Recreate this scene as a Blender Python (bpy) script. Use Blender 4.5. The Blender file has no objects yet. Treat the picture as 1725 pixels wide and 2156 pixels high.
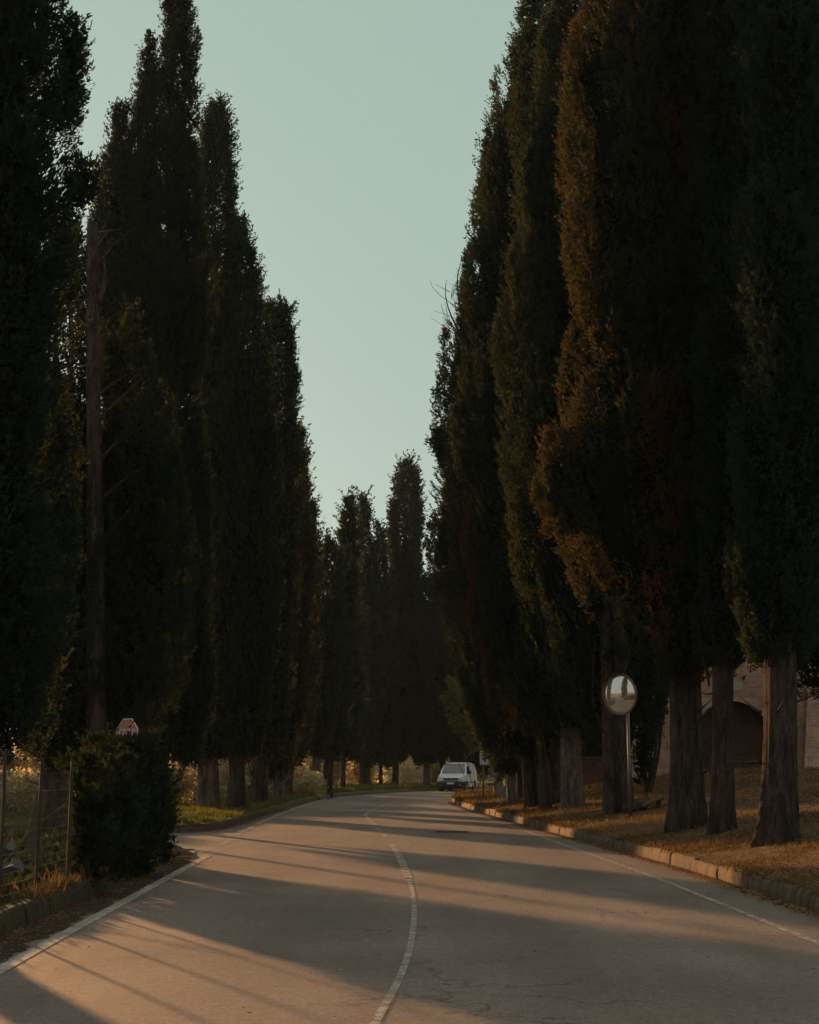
import bpy, math, random
import numpy as np
from mathutils import Vector, Matrix
R = math.radians
random.seed(7)
S = bpy.context.scene
COL = S.collection

# ------------------------------------------------------------------ camera
F = 3000.0; PIT = R(10.1); EYE = 1.6            # layout measured on a 1725 x 2156 copy of the photograph
def ray(x, y):
    u = (x-862.5)/F; v = (1078-y)/F
    return u, math.cos(PIT)-v*math.sin(PIT), math.sin(PIT)+v*math.cos(PIT)
def W(x, y, z=0.0):                             # point on level z
    u, f, up = ray(x, y); t = (z-EYE)/up
    return (u*t, f*t, z)
def WD(x, y, Y):                                # point at forward distance Y
    u, f, up = ray(x, y); t = Y/f
    return (u*t, Y, EYE+up*t)
cam = bpy.data.cameras.new('camera'); co = bpy.data.objects.new('camera', cam); COL.objects.link(co)
co.location = (0, 0, EYE); co.rotation_euler = (R(90)+PIT, 0, 0)
cam.sensor_fit = 'VERTICAL'; cam.sensor_height = 36; cam.lens = F/2156*36; cam.clip_end = 5000; cam.clip_start = .1
S.camera = co

# ------------------------------------------------------------------ helpers
def mat(name, col=(.5,.5,.5), rough=.8, metal=0, spec=.5):
    m = bpy.data.materials.new(name); m.use_nodes = True
    b = m.node_tree.nodes['Principled BSDF']
    b.inputs['Base Color'].default_value = (*col, 1); b.inputs['Roughness'].default_value = rough
    b.inputs['Metallic'].default_value = metal; b.inputs['Specular IOR Level'].default_value = spec
    return m
def nd(m, t, **k):
    n = m.node_tree.nodes.new(t)
    for a, v in k.items():
        if a.startswith('i_'): n.inputs[a[2:].replace('_', ' ')].default_value = v
        else: setattr(n, a, v)
    return n
def lk(m, a, b): m.node_tree.links.new(a, b)
def noise(m, scale, detail=4, rough=.6, vec=None, stretch=None):
    n = nd(m, 'ShaderNodeTexNoise'); n.inputs['Scale'].default_value = scale
    n.inputs['Detail'].default_value = detail; n.inputs['Roughness'].default_value = rough
    g = nd(m, 'ShaderNodeNewGeometry') if vec is None else None
    src = g.outputs['Position'] if vec is None else vec
    if stretch:
        mp = nd(m, 'ShaderNodeMapping'); mp.inputs['Scale'].default_value = stretch
        lk(m, src, mp.inputs['Vector']); src = mp.outputs[0]
    lk(m, src, n.inputs['Vector'])
    return n.outputs['Fac']
def ramp(m, fac, stops):
    r = nd(m, 'ShaderNodeValToRGB'); e = r.color_ramp.elements
    while len(e) < len(stops): e.new(.5)
    for k, (p, c) in zip(e, stops):
        k.position = p; k.color = (*c, 1) if len(c) == 3 else c
    lk(m, fac, r.inputs[0]); return r.outputs[0]
def mix(m, fac, a, b, typ='MIX'):
    n = nd(m, 'ShaderNodeMix', data_type='RGBA', blend_type=typ)
    for s, v in ((0, fac), (6, a), (7, b)):
        if hasattr(v, 'links'): lk(m, v, n.inputs[s])
        else: n.inputs[s].default_value = v if s == 0 else (*v, 1)
    return n.outputs[2]
def bump(m, h, strength=.4, dist=.02):
    b = nd(m, 'ShaderNodeBump'); b.inputs['Strength'].default_value = strength; b.inputs['Distance'].default_value = dist
    lk(m, h, b.inputs['Height']); lk(m, b.outputs[0], m.node_tree.nodes['Principled BSDF'].inputs['Normal'])
def setc(m, c): lk(m, c, m.node_tree.nodes['Principled BSDF'].inputs['Base Color'])

def mesh_np(name, verts, faces, m, parent=None, smooth=False):
    """verts (n,3), faces (k,3) or (k,4) or list of lists"""
    me = bpy.data.meshes.new(name)
    verts = np.asarray(verts, dtype=np.float32)
    if isinstance(faces, np.ndarray):
        n = faces.shape[1]
        me.vertices.add(len(verts)); me.vertices.foreach_set('co', verts.ravel())
        me.loops.add(faces.size); me.loops.foreach_set('vertex_index', faces.astype(np.int32).ravel())
        me.polygons.add(len(faces)); me.polygons.foreach_set('loop_start', np.arange(0, faces.size, n, dtype=np.int32))
        me.update(calc_edges=True)
    else:
        me.from_pydata([tuple(map(float, v)) for v in verts], [], faces)
    ms = m if isinstance(m, (list, tuple)) else [m]
    for a in ms: me.materials.append(a)
    if smooth: me.polygons.foreach_set('use_smooth', [True]*len(me.polygons))
    o = bpy.data.objects.new(name, me); COL.objects.link(o)
    if parent: o.parent = parent
    return o
def empty(name, loc=(0,0,0), rz=0):
    o = bpy.data.objects.new(name, None); COL.objects.link(o); o.location = loc; o.rotation_euler = (0,0,rz)
    o.empty_display_size = .3; return o
def tag(o, label=None, cat=None, group=None, kind=None):
    for k, v in (('label', label), ('category', cat), ('group', group), ('kind', kind)):
        if v: o[k] = v
    return o
class MB:
    """collects shapes for ONE mesh"""
    def __init__(s): s.v = []; s.f = []
    def add(s, v, f):
        o = len(s.v); s.v += [tuple(p) for p in v]; s.f += [[i+o for i in q] for q in f]
    def box(s, c, d, rz=0, M=None, bev=0):
        x, y, z = d[0]/2, d[1]/2, d[2]/2
        vs = [(a*x, b*y, e*z) for e in (-1,1) for a, b in ((-1,-1),(1,-1),(1,1),(-1,1))]
        Q = (M or Matrix.Rotation(rz, 3, 'Z'))
        s.add([tuple(Vector(c)+Q @ Vector(p)) for p in vs], [[3,2,1,0],[4,5,6,7],[0,1,5,4],[1,2,6,5],[2,3,7,6],[3,0,4,7]])
    def tube(s, pts, rad, n=8, cap=True):
        pts = [Vector(p) for p in pts]; k = len(pts)
        if not hasattr(rad, '__len__'): rad = [rad]*k
        rings = []
        up = None
        for i, p in enumerate(pts):
            t = (pts[min(i+1,k-1)]-pts[max(i-1,0)]).normalized()
            if up is None: up = t.orthogonal().normalized()
            a = (up-t*up.dot(t)).normalized(); b = t.cross(a); up = a
            rings += [p+(a*math.cos(2*math.pi*j/n)+b*math.sin(2*math.pi*j/n))*rad[i] for j in range(n)]
        f = [[i*n+j, i*n+(j+1)%n, (i+1)*n+(j+1)%n, (i+1)*n+j] for i in range(k-1) for j in range(n)]
        if cap: f += [list(range(n))[::-1], [(k-1)*n+j for j in range(n)]]
        s.add(rings, f)
    def prism(s, poly, axis, a, b):
        """poly 2D extruded along axis between a and b"""
        def P(p, t):
            return {'x': (t, p[0], p[1]), 'y': (p[0], t, p[1]), 'z': (p[0], p[1], t)}[axis]
        n = len(poly); s.add([P(p, a) for p in poly]+[P(p, b) for p in poly],
              [list(range(n))[::-1], [n+i for i in range(n)]]+[[i, (i+1)%n, n+(i+1)%n, n+i] for i in range(n)])
    def build(s, name, m, parent=None, smooth=False, bevel=0, loc=None):
        o = mesh_np(name, s.v, s.f, m, parent, smooth)
        if bevel:
            b = o.modifiers.new('bevel', 'BEVEL'); b.width = bevel; b.segments = 2; b.limit_method = 'ANGLE'
        if loc: o.location = loc
        return o
def interp(t, tab):
    return float(np.interp(t, [a for a, b in tab], [b for a, b in tab]))

# ------------------------------------------------------------------ materials
M = {}
# asphalt
m = M['asphalt'] = mat('asphalt', rough=.7, spec=.35)
fine = noise(m, 30, 8, .85); big = noise(m, .35, 4, .6); mid = noise(m, 9, 6, .75)
trk = noise(m, .9, 3, .5, stretch=(1.0, .12, 1))
c1 = ramp(m, fine, [(.32, (.055,.047,.039)), (.66, (.335,.276,.216))])
c2 = ramp(m, big, [(.3, (.72,.72,.72)), (.7, (1.15,1.13,1.1))])
c3 = ramp(m, mid, [(.32, (.72,.72,.72)), (.66, (1.18,1.18,1.18))])
c4 = ramp(m, trk, [(.35, (.82,.82,.82)), (.65, (1.1,1.1,1.1))])
cc = mix(m, 1.0, mix(m, 1.0, mix(m, 1.0, c1, c2, 'MULTIPLY'), c3, 'MULTIPLY'), c4, 'MULTIPLY')
vor = nd(m, 'ShaderNodeTexVoronoi', feature='DISTANCE_TO_EDGE'); vor.inputs['Scale'].default_value = .45
g = nd(m, 'ShaderNodeNewGeometry'); nz = nd(m, 'ShaderNodeTexNoise'); nz.inputs['Scale'].default_value = 2.2; nz.inputs['Detail'].default_value = 5
lk(m, g.outputs['Position'], nz.inputs['Vector'])
ad = nd(m, 'ShaderNodeVectorMath', operation='ADD'); lk(m, g.outputs['Position'], ad.inputs[0]); lk(m, nz.outputs['Color'], ad.inputs[1])
lk(m, ad.outputs[0], vor.inputs['Vector'])
ck = ramp(m, vor.outputs['Distance'], [(.0, (.35,.35,.35)), (.010, (1,1,1))])
msk = ramp(m, noise(m, .16, 2), [(.47, (0,0,0)), (.52, (1,1,1))])
cc = mix(m, msk, cc, mix(m, 1.0, cc, ck, 'MULTIPLY'))
setc(m, cc); bump(m, fine, .8, .01)
# worn paint : alpha-free, colour mixes to asphalt where worn
def paint(name, wear):
    m = M[name] = mat(name, rough=.65)
    f = noise(m, 55, 4, .8); f2 = noise(m, 5, 4, .7)
    w = mix(m, .3, f, f2)
    k = ramp(m, w, [(wear-.05, (0,0,0)), (wear+.06, (1,1,1))])
    setc(m, mix(m, ramp(m, f2, [(.3,(0,0,0)),(.7,(1,1,1))]), (.30,.27,.22), (.46,.42,.35))); lk(m, k, m.node_tree.nodes['Principled BSDF'].inputs['Alpha'])
    bump(m, noise(m, 90, 3, .7), .5, .006)
paint('paint', .42); paint('paint_worn', .47); paint('paint_ghost', .60)
# soils and grass
def soil(name, a, b, c, sc=1.0):
    m = M[name] = mat(name, rough=.95, spec=.2)
    n1 = noise(m, .9*sc, 5, .65); n2 = noise(m, 14, 5, .75); n3 = noise(m, 55, 3, .7)
    x = mix(m, ramp(m, n1, [(.4,(0,0,0)),(.6,(1,1,1))]), a, b)
    x = mix(m, ramp(m, n2, [(.45,(0,0,0)),(.62,(1,1,1))]), x, c)
    x = mix(m, 1.0, x, ramp(m, n3, [(.3,(.5,.5,.5)),(.7,(1.35,1.35,1.35))]), 'MULTIPLY')
    setc(m, x); bump(m, mix(m, .5, n2, n3), .9, .05)
soil('bank_soil', (.075,.06,.032), (.12,.075,.038), (.22,.145,.07))
soil('verge_soil', (.06,.07,.025), (.08,.075,.028), (.10,.075,.04))
soil('gutter_dirt_shade', (.035,.03,.022), (.05,.04,.028), (.08,.055,.03), 2)
soil('ground', (.22,.19,.10), (.30,.25,.14), (.34,.28,.16), .1)
# kerb stone
def stone(name, a, b, sc=6, vs=(1,1,1)):
    m = M[name] = mat(name, rough=.92, spec=.25)
    n1 = noise(m, sc, 6, .7, stretch=vs); n2 = noise(m, sc*8, 4, .7)
    x = mix(m, ramp(m, n1, [(.35,(0,0,0)),(.65,(1,1,1))]), a, b)
    x = mix(m, 1.0, x, ramp(m, n2, [(.3,(.6,.6,.6)),(.7,(1.2,1.2,1.2))]), 'MULTIPLY')
    setc(m, x); bump(m, mix(m, .5, n1, n2), .8, .03)
stone('kerb', (.05,.038,.025), (.17,.125,.075), 4, (1,1,.35))
stone('kerb_moss', (.035,.035,.022), (.09,.075,.045), 5)
stone('kerb_far', (.10,.075,.05), (.17,.13,.09), 3)
# bark
def bark(name, a, b):
    m = M[name] = mat(name, rough=.95, spec=.15)
    n1 = noise(m, 9, 6, .8, stretch=(1,1,.22)); n2 = noise(m, 1.3, 4, .6); n3 = noise(m, 45, 4, .7, stretch=(1,1,.18))
    x = mix(m, ramp(m, n1, [(.38,(0,0,0)),(.62,(1,1,1))]), a, b)
    x = mix(m, 1.0, x, ramp(m, n2, [(.3,(.75,.72,.7)),(.7,(1.2,1.2,1.2))]), 'MULTIPLY')
    x = mix(m, 1.0, x, ramp(m, n3, [(.3,(.6,.6,.6)),(.7,(1.3,1.3,1.3))]), 'MULTIPLY')
    setc(m, x); bump(m, mix(m, .5, n1, n3), 1.0, .06)
bark('bark', (.020,.016,.013), (.105,.082,.064)); bark('bark_grey', (.05,.042,.034), (.25,.205,.16)); bark('bark_red', (.02,.014,.011), (.11,.076,.055))
# foliage
def foliage(name, a, b, c, tr, trf=.35, sun_tint=0.0, lit=None):
    m = bpy.data.materials.new(name); m.use_nodes = True; nt = m.node_tree; nt.nodes.clear(); M[name] = m
    out = nd(m, 'ShaderNodeOutputMaterial')
    n1 = noise(m, 1.1, 4, .6); n2 = noise(m, 9, 3, .7)
    x = mix(m, ramp(m, n1, [(.4,(0,0,0)),(.62,(1,1,1))]), a, b)
    x = mix(m, ramp(m, n2, [(.5,(0,0,0)),(.68,(1,1,1))]), x, c)
    if sun_tint:
        n3 = noise(m, .5, 4, .55, stretch=(1,1,.45))
        x = mix(m, ramp(m, n3, [(.62-sun_tint,(0,0,0)),(.70-sun_tint,(1,1,1))]), x, (.045,.028,.014))  # brown patches paint orange sunlight into the leaf colour
    d = nd(m, 'ShaderNodeBsdfDiffuse'); t = nd(m, 'ShaderNodeBsdfTranslucent'); g = nd(m, 'ShaderNodeBsdfGlossy')
    g.inputs['Roughness'].default_value = .7; g.inputs['Color'].default_value = (.5,.6,.6,1)
    lk(m, x, d.inputs['Color'])
    y = mix(m, 1.0, x, tr, 'MULTIPLY'); lk(m, y, t.inputs['Color'])
    ms = nd(m, 'ShaderNodeMixShader'); ms.inputs[0].default_value = trf
    lk(m, d.outputs[0], ms.inputs[1]); lk(m, t.outputs[0], ms.inputs[2])
    m2 = nd(m, 'ShaderNodeMixShader'); m2.inputs[0].default_value = .02
    lk(m, ms.outputs[0], m2.inputs[1]); lk(m, g.outputs[0], m2.inputs[2]); lk(m, m2.outputs[0], out.inputs[0])
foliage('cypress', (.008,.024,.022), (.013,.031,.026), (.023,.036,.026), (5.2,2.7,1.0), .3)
foliage('cypress_rust', (.009,.025,.022), (.016,.032,.026), (.030,.038,.025), (5.8,2.4,.7), .36, sun_tint=.06)
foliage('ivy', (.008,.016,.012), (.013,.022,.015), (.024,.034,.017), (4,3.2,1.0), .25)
foliage('olive', (.25,.22,.15), (.30,.265,.18), (.38,.33,.22), (2.3,2.2,1.7), .6)
foliage('pale_leaf', (.10,.105,.05), (.13,.13,.06), (.17,.165,.08), (1.4,1.3,.8), .35)
foliage('grass', (.075,.095,.024), (.105,.115,.03), (.14,.12,.04), (1.6,1.5,.8), .4)
foliage('dry_grass', (.11,.075,.032), (.15,.10,.042), (.08,.08,.03), (1.5,1.3,.8), .35)
foliage('litter', (.22,.115,.045), (.36,.21,.09), (.13,.07,.035), (1.4,1.2,.8), .25)
for k_ in (): pass
M['metal_grey'] = mat('metal_grey', (.20,.20,.19), .5, .6); M['metal_dark'] = mat('metal_dark', (.02,.022,.022), .5, .3)
M['metal_dark'].node_tree.nodes['Principled BSDF'].inputs['Metallic'].default_value = 0
for k, c in (('metal_grey', (.20,.20,.19)), ('metal_dark', (.010,.012,.011))):
    mm = M[k]; setc(mm, mix(mm, ramp(mm, noise(mm, 12, 5, .7), [(.4,(0,0,0)),(.7,(1,1,1))]), c, (c[0]*.6+.02, c[1]*.5+.01, c[2]*.4)))
M['crown_shade'] = mat('crown_shade', (.006,.009,.007), 1.0, 0, 0)  # near-black core colour, paints the deep shade inside the crowns
M['wood'] = mat('wood', (.12,.08,.05), .9)

def fol_np(rng, P, N, size, n_per=3, up=.7, wid=.3):
    """sprays of pointed leaf triangles at points P with outward normals N"""
    k = len(P)
    P = np.repeat(P, n_per, 0); N = np.repeat(N, n_per, 0); sz = np.repeat(size, n_per) if hasattr(size, '__len__') else np.full(k*n_per, size)
    q = len(P)
    D = N*.75 + np.array([0,0,up]) + rng.normal(0, .42, (q,3)); D /= np.linalg.norm(D, axis=1)[:,None]
    A = np.cross(D, rng.normal(0,1,(q,3))); A /= np.linalg.norm(A, axis=1)[:,None]+1e-9
    L = sz*rng.uniform(.6,1.4,q)
    P = P + rng.normal(0,1,(q,3))*(sz*.35)[:,None]
    v = np.empty((q,4,3)); w = L*wid
    v[:,0] = P - D*(L*.25)[:,None]; v[:,1] = P + D*(L*.3)[:,None] + A*w[:,None]
    v[:,2] = P + D*L[:,None]; v[:,3] = P + D*(L*.3)[:,None] - A*w[:,None]
    return v.reshape(-1,3)

exec_trees = []
def subcrown(rng, rows, base_y_depth, tuft, dens, core=.62, ragged=1.0, depth_ratio=.95):
    """rows: (z, cx, r) world, bottom->top, at forward distance Y. returns leaf verts and core pieces"""
    Y = base_y_depth
    z = np.array([r[0] for r in rows]); cx = np.array([r[1] for r in rows]); rr = np.array([r[2] for r in rows])
    zz = np.linspace(z[0], z[-1], 200); rz = np.interp(zz, z, rr); H = z[-1]-z[0]
    area = float(np.trapezoid(2*math.pi*np.maximum(rz,.08), zz)) if hasattr(np, 'trapezoid') else float(np.trapz(2*math.pi*np.maximum(rz,.08), zz))
    az_ = np.clip(rz*.30, .09, .42); wl = 2*rz/(az_*az_*3.2)+.5
    nl = int(float(wl.mean())*H*1.25)+8
    cdf = np.cumsum(wl); cdf /= cdf[-1]
    lz = np.interp(rng.random(nl), cdf, zz); lr = np.interp(lz, z, rr); lc = np.interp(lz, z, cx)
    th = rng.random(nl)*2*math.pi
    a = np.clip(lr*.30, .09, .42)*rng.uniform(.6,1.35,nl); hz = a*rng.uniform(2.2,4.2,nl)
    lz = np.maximum(lz, z[0]+hz*.75); lz = np.minimum(lz, np.maximum(z[-1]-hz*.35, z[0]+H*.5)); lr = np.interp(lz, z, rr); lc = np.interp(lz, z, cx)
    rad = np.maximum(lr-a*.75, .0)*(1-.30*rng.random(nl)**1.5) + rng.random(nl)**5*.35*ragged*np.minimum(lr,1)
    C = np.stack([lc+rad*np.cos(th), Y+rad*depth_ratio*np.sin(th), lz], 1)
    # tilt: lobes lean outward slightly at the top
    nt = int(area*dens)
    w = a*hz; idx = rng.choice(nl, nt, p=w/w.sum())
    n = rng.normal(0,1,(nt,3)); n /= np.linalg.norm(n,axis=1)[:,None]
    out = np.stack([np.cos(th[idx]), np.sin(th[idx]), np.zeros(nt)],1)
    flip = (n*out).sum(1) < -.25; n[flip,:2] *= -1
    sc = np.stack([a[idx],a[idx],hz[idx]],1)
    # pointed top of each lobe
    sh = np.where(n[:,2]>0, 1-.55*n[:,2]**2, 1-.2*n[:,2]**2)
    rf = rng.uniform(.78,1.05,nt)
    P = C[idx] + n*sc*rf[:,None]*np.stack([sh,sh,np.ones(nt)],1)
    P[:,:2] += out[:,:2]*((n[:,2]*.18*hz[idx])*(np.clip(a[idx]*2,0,1)))[:,None]*.5
    P[:,2] = np.minimum(P[:,2], z[-1]+(.02+rng.random(nt)*.04 if H < 4 else .15+rng.random(nt)*.2))
    N = n*np.array([1,1,.4])+out*.4; N /= np.linalg.norm(N,axis=1)[:,None]
    nc = nt//6; q6 = np.repeat(np.arange(nc), 6)[:nt]; nt = len(q6); kk = np.arange(nt) % 6      # sprays of six tufts fanning up and out
    dr6 = N[:nc]*.55 + np.array([0,0,1.0]) + rng.normal(0,.28,(nc,3)); dr6 /= np.linalg.norm(dr6,axis=1)[:,None]
    P = P[q6] + dr6[q6]*((kk-1.5)*tuft*.62)[:,None] + rng.normal(0,1,(nt,3))*(tuft*(.6-.08*kk))[:,None]; N = N[q6]
    if H < 4: P[:,2] = np.minimum(P[:,2], z[-1]+rng.random(nt)*.03)
    V = fol_np(rng, P, N, np.full(nt, tuft)*rng.uniform(.7,1.3,nt), 4, wid=.21)
    if core:                                     # inner shell of foliage behind the outer lobes
        k_ = int(nt*.45); q_ = np.interp(rng.random(k_), np.cumsum(rz+.02)/np.sum(rz+.02), zz); r_ = np.interp(q_, z, rr); c_ = np.interp(q_, z, cx)
        t_ = rng.random(k_)*6.283; f_ = rng.uniform(max(.3,core-.06), .82, k_)*(1-.12*np.abs(np.sin(t_*4+q_*.8)))
        o_ = np.stack([np.cos(t_), np.sin(t_), np.zeros(k_)],1)
        V = np.concatenate([V, fol_np(rng, np.stack([c_+r_*f_*o_[:,0], Y+r_*f_*o_[:,1], q_],1), o_, np.full(k_, tuft*1.15), 2, wid=.4)])
    # loose sprigs past the outline
    ns = int(nt*.012*ragged)
    if ns:
        sz_ = np.interp(rng.random(ns), cdf, zz); r_ = np.interp(sz_, z, rr); c_ = np.interp(sz_, z, cx); t_ = rng.random(ns)*6.283
        o_ = np.stack([np.cos(t_), np.sin(t_), np.zeros(ns)],1)
        for k in range(5):
            f = (1.0 + k*.06)
            Pk = np.stack([c_+r_*np.cos(t_)*.98, Y+r_*np.sin(t_)*.95, sz_+k*tuft*1.1],1) + o_*(k*tuft*.7)
            V = np.concatenate([V, fol_np(rng, Pk, o_, tuft*.9, 3)])
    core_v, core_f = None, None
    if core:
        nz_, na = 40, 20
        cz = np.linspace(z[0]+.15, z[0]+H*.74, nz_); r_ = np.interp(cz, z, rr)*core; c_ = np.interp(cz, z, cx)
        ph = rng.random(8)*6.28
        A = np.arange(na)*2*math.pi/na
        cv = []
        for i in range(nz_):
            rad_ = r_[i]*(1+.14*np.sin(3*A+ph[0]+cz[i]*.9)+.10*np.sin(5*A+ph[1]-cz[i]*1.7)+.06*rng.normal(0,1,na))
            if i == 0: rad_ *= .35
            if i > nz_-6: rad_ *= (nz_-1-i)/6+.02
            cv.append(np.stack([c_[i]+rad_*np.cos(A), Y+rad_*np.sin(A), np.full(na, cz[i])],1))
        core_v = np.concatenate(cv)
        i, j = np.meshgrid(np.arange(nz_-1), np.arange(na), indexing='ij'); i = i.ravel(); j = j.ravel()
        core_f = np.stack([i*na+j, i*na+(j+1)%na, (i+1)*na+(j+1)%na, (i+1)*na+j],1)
    return V, core_v, core_f

def px_rows(rows, Y):
    out = []
    for (y, xl, xr) in rows:
        a = WD(xl, y, Y); b = WD(xr, y, Y); out.append((a[2], (a[0]+b[0])/2, max(.05, (b[0]-a[0])/2)))
    return sorted(out)

def trunk_mesh(mb_v, mb_f, rng, base, r, top, rtop, lean=(0,0), flute=.12, flare=.22, na=30, nz_=26, zb=2.5):
    z0 = base[2]-.25; A = np.arange(na)*2*math.pi/na; ph = rng.random(8)*6.28
    k1, k2 = rng.integers(4,7), rng.integers(8,13)
    zs = np.concatenate([np.linspace(z0, z0+zb, nz_*2//3), np.linspace(z0+zb, top, nz_//3+1)[1:]])
    o = sum(len(v) for v in mb_v); n = len(zs)
    for i, zz in enumerate(zs):
        h = zz-base[2]; t = (zz-z0)/(top-z0)
        rr = r*(1+flare*math.exp(-max(h,0)*2.6))*(1-t)+rtop*t + (0.02 if 0 else 0)
        fl = flute*(1+2.2*math.exp(-max(h,0)*3.2))
        rad = rr*(1+fl*(.5-np.abs(np.sin(k1*A/2*1.0+ph[0]+.12*zz))**.7)+.45*fl*np.sin(k2*A+ph[1]+.35*zz)+.012*rng.normal(0,1,na))
        cxx = base[0]+lean[0]*h+.05*r*math.sin(zz*.9+ph[2]); cyy = base[1]+lean[1]*h+.05*r*math.sin(zz*.7+ph[3])
        mb_v.append(np.stack([cxx+rad*np.cos(A), cyy+rad*np.sin(A), np.full(na, zz)],1))
    f = [[o+i*na+j, o+i*na+(j+1)%na, o+(i+1)*na+(j+1)%na, o+(i+1)*na+j] for i in range(n-1) for j in range(na)]
    f.append([o+(n-1)*na+j for j in range(na)])
    mb_f += f

def limb(mbv, mbf, rng, p0, p1, r0, r1, bend=.25, n=7, k=7):
    mb = MB(); p0 = Vector(p0); p1 = Vector(p1); L = (p1-p0).length
    side = Vector((rng.normal(0,1), rng.normal(0,1), 0))*.06*L; pts = []
    for i in range(n):
        t = i/(n-1); q = p0.lerp(p1, t) + side*math.sin(t*3.14) - Vector((0,0,bend*L*math.sin(t*3.14)*.5))
        pts.append(q)
    mb.tube(pts, [r0*(1-i/(n-1))+r1*i/(n-1) for i in range(n)], k)
    o = sum(len(v) for v in mbv); mbv.append(np.array([tuple(v) for v in mb.v])); mbf += [[i+o for i in q] for q in mb.f]

NT = [0]
def cypress(base, rows_list, trunk_w, label, group=None, seed=1, stems=None, tuft=None, dens=None, core=.66, m='cypress', bk='bark', ragged=1.0, limbs=5, name='cypress_tree', twigs=None, crown_dy=0.0):
    """base (x,y,z); rows_list: list of pixel-row outlines measured on the photograph and placed at the tree's own distance"""
    rng = np.random.default_rng(seed); Y = base[1]
    root = empty(name, base)
    tag(root, label, 'cypress tree' if name == 'cypress_tree' else 'tree', group)
    pxm = 1424/Y
    tuft = tuft or min(.17, max(.052, 2.5/pxm)); dens = dens or (min(500, 2.4/(tuft**2)))
    Vs, CV, CF = [], [], []
    lo, hi = 99, 0; cxb = base[0]; rb = 1
    for k, rows in enumerate(rows_list):
        wr = px_rows(rows, Y+crown_dy)
        V, cv, cf = subcrown(rng, wr, Y+crown_dy, tuft, dens, core if not (k and core) else core*.55, ragged)
        Vs.append(V)
        if cv is not None: CF.append(cf+sum(len(c) for c in CV)); CV.append(cv)
        if k == 0: wr0 = wr
        if wr[0][0] < lo: lo, cxb, rb = wr[0][0], wr[min(2,len(wr)-1)][1], wr[min(2,len(wr)-1)][2]
        hi = max(hi, wr[-1][0])
    V = np.concatenate(Vs); nl = len(V); Q = np.arange(nl).reshape(-1,4)
    if CV:
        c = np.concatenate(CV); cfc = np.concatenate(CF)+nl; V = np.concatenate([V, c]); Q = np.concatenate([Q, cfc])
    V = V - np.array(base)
    oc = mesh_np('crown', V, Q, [M[m], M['crown_shade']], root)
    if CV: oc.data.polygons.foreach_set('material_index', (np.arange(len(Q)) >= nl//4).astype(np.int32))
    # trunk
    tv, tf = [], []; r = trunk_w/2
    st = stems or [(0, 0, 1.0)]
    for (dx, dy, sc) in st:
        b = (base[0]+dx, base[1]+dy, base[2])
        zt_ = base[2]+(hi-base[2])*.8; cxt = float(np.interp(zt_, [q[0] for q in wr0], [q[1] for q in wr0]))
        lean = ((cxt-base[0])/(zt_-base[2]) - dx*.05, crown_dy/(zt_-base[2]))
        trunk_mesh(tv, tf, rng, b, r*sc, base[2]+(hi-base[2])*.8, .05, lean, zb=max(1.5, lo-base[2]+.6))
    for k in range(limbs):
        a = rng.random()*6.28; z0 = lo+rng.uniform(-.5,.5); q = rb*rng.uniform(.55,.85)
        limb(tv, tf, rng, (base[0]+.7*r*math.cos(a), Y+.7*r*math.sin(a), z0-.2), (cxb+q*math.cos(a), Y+q*math.sin(a), z0+rng.uniform(1.2,2.8)), r*.12, r*.03, .2)
    for k in range(4 if limbs > 2 else 1):            # dead stubs and twigs on the bare part
        a = rng.random()*6.28; z0 = base[2]+(lo-base[2])*rng.uniform(.35,.95); q = rng.uniform(.25,.7)
        limb(tv, tf, rng, (base[0]+.8*r*math.cos(a), Y+.8*r*math.sin(a), z0), (base[0]+(r+q)*math.cos(a), Y+(r+q)*math.sin(a), z0+rng.uniform(-.05,.35)), r*.09, .005, .1, 5, 5)
    tvv = np.concatenate(tv)-np.array(base)
    mesh_np('trunk', tvv, tf, M[bk], root, smooth=True)
    if twigs:
        for (x0, y0, x1, y1) in twigs:
            v2, f2 = [], []; Yt = Y-.8
            a, b = Vector(WD(x0,y0,Yt)), Vector(WD(x1,y1,Yt))
            limb(v2, f2, rng, a, b, .03, .006, -.12)
            for q in range(14):
                t = rng.uniform(.15,.95); p = a.lerp(b, t)
                e = p+(b-a).normalized()*rng.uniform(.3,.9)+Vector((rng.normal(0,.28), rng.normal(0,.2), rng.normal(0,.15)))
                limb(v2, f2, rng, p, e, .012, .004, .0, 4, 4)
            mesh_np('bare_branch', np.concatenate(v2)-np.array(base), f2, M['bark'], root)
    NT[0] += nl//4
    return root

# ------------------------------------------------------------------ ground lay-out
KR = [(-12,4.75),(5,4.6),(16,4.49),(22,4.38),(28,4.0),(36,3.4),(45.5,2.78),(54,2.22),(60,1.98),(66,1.9),(70,2.05),(75,2.5),(79,3.1),(84,4.3),(90,6.2),(96,9.2),(101,13.5),(105,20),(108,30),(110,46)]
KL = [(33.9,-22),(34.3,-12),(34.8,-6.6),(35.3,-5.4),(36.2,-4.95),(38,-4.8),(44,-4.72),(58,-4.7),(68,-4.5),(74,-4.0),(80,-3.0),(86,-1.5),(92,.8),(98,4.6),(103,10),(107,18),(110.5,30),(113,46)]
KN = [(-12,-3.7),(5,-3.78),(12,-3.85),(20,-3.95),(25.5,-4.1),(26.6,-4.5),(27.3,-5.2),(27.8,-8),(28.2,-22)]
def nz2(x, y):
    return math.sin(x*1.3+y*.7)*.5+math.sin(x*.41-y*1.1+2)*.5
def bank_z(x, y):
    s = x-interp(y, KR); s = max(0, min(s, (109-y)*.8))
    mY = interp(y, [(0,.17),(30,.185),(48,.185),(60,.12),(70,.07),(85,.03)])
    return .17+mY*min(s, 7)+.03*min(s,1)*nz2(x,y)+.02*math.sin(x*4+y*3.1)*min(s,1)
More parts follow.
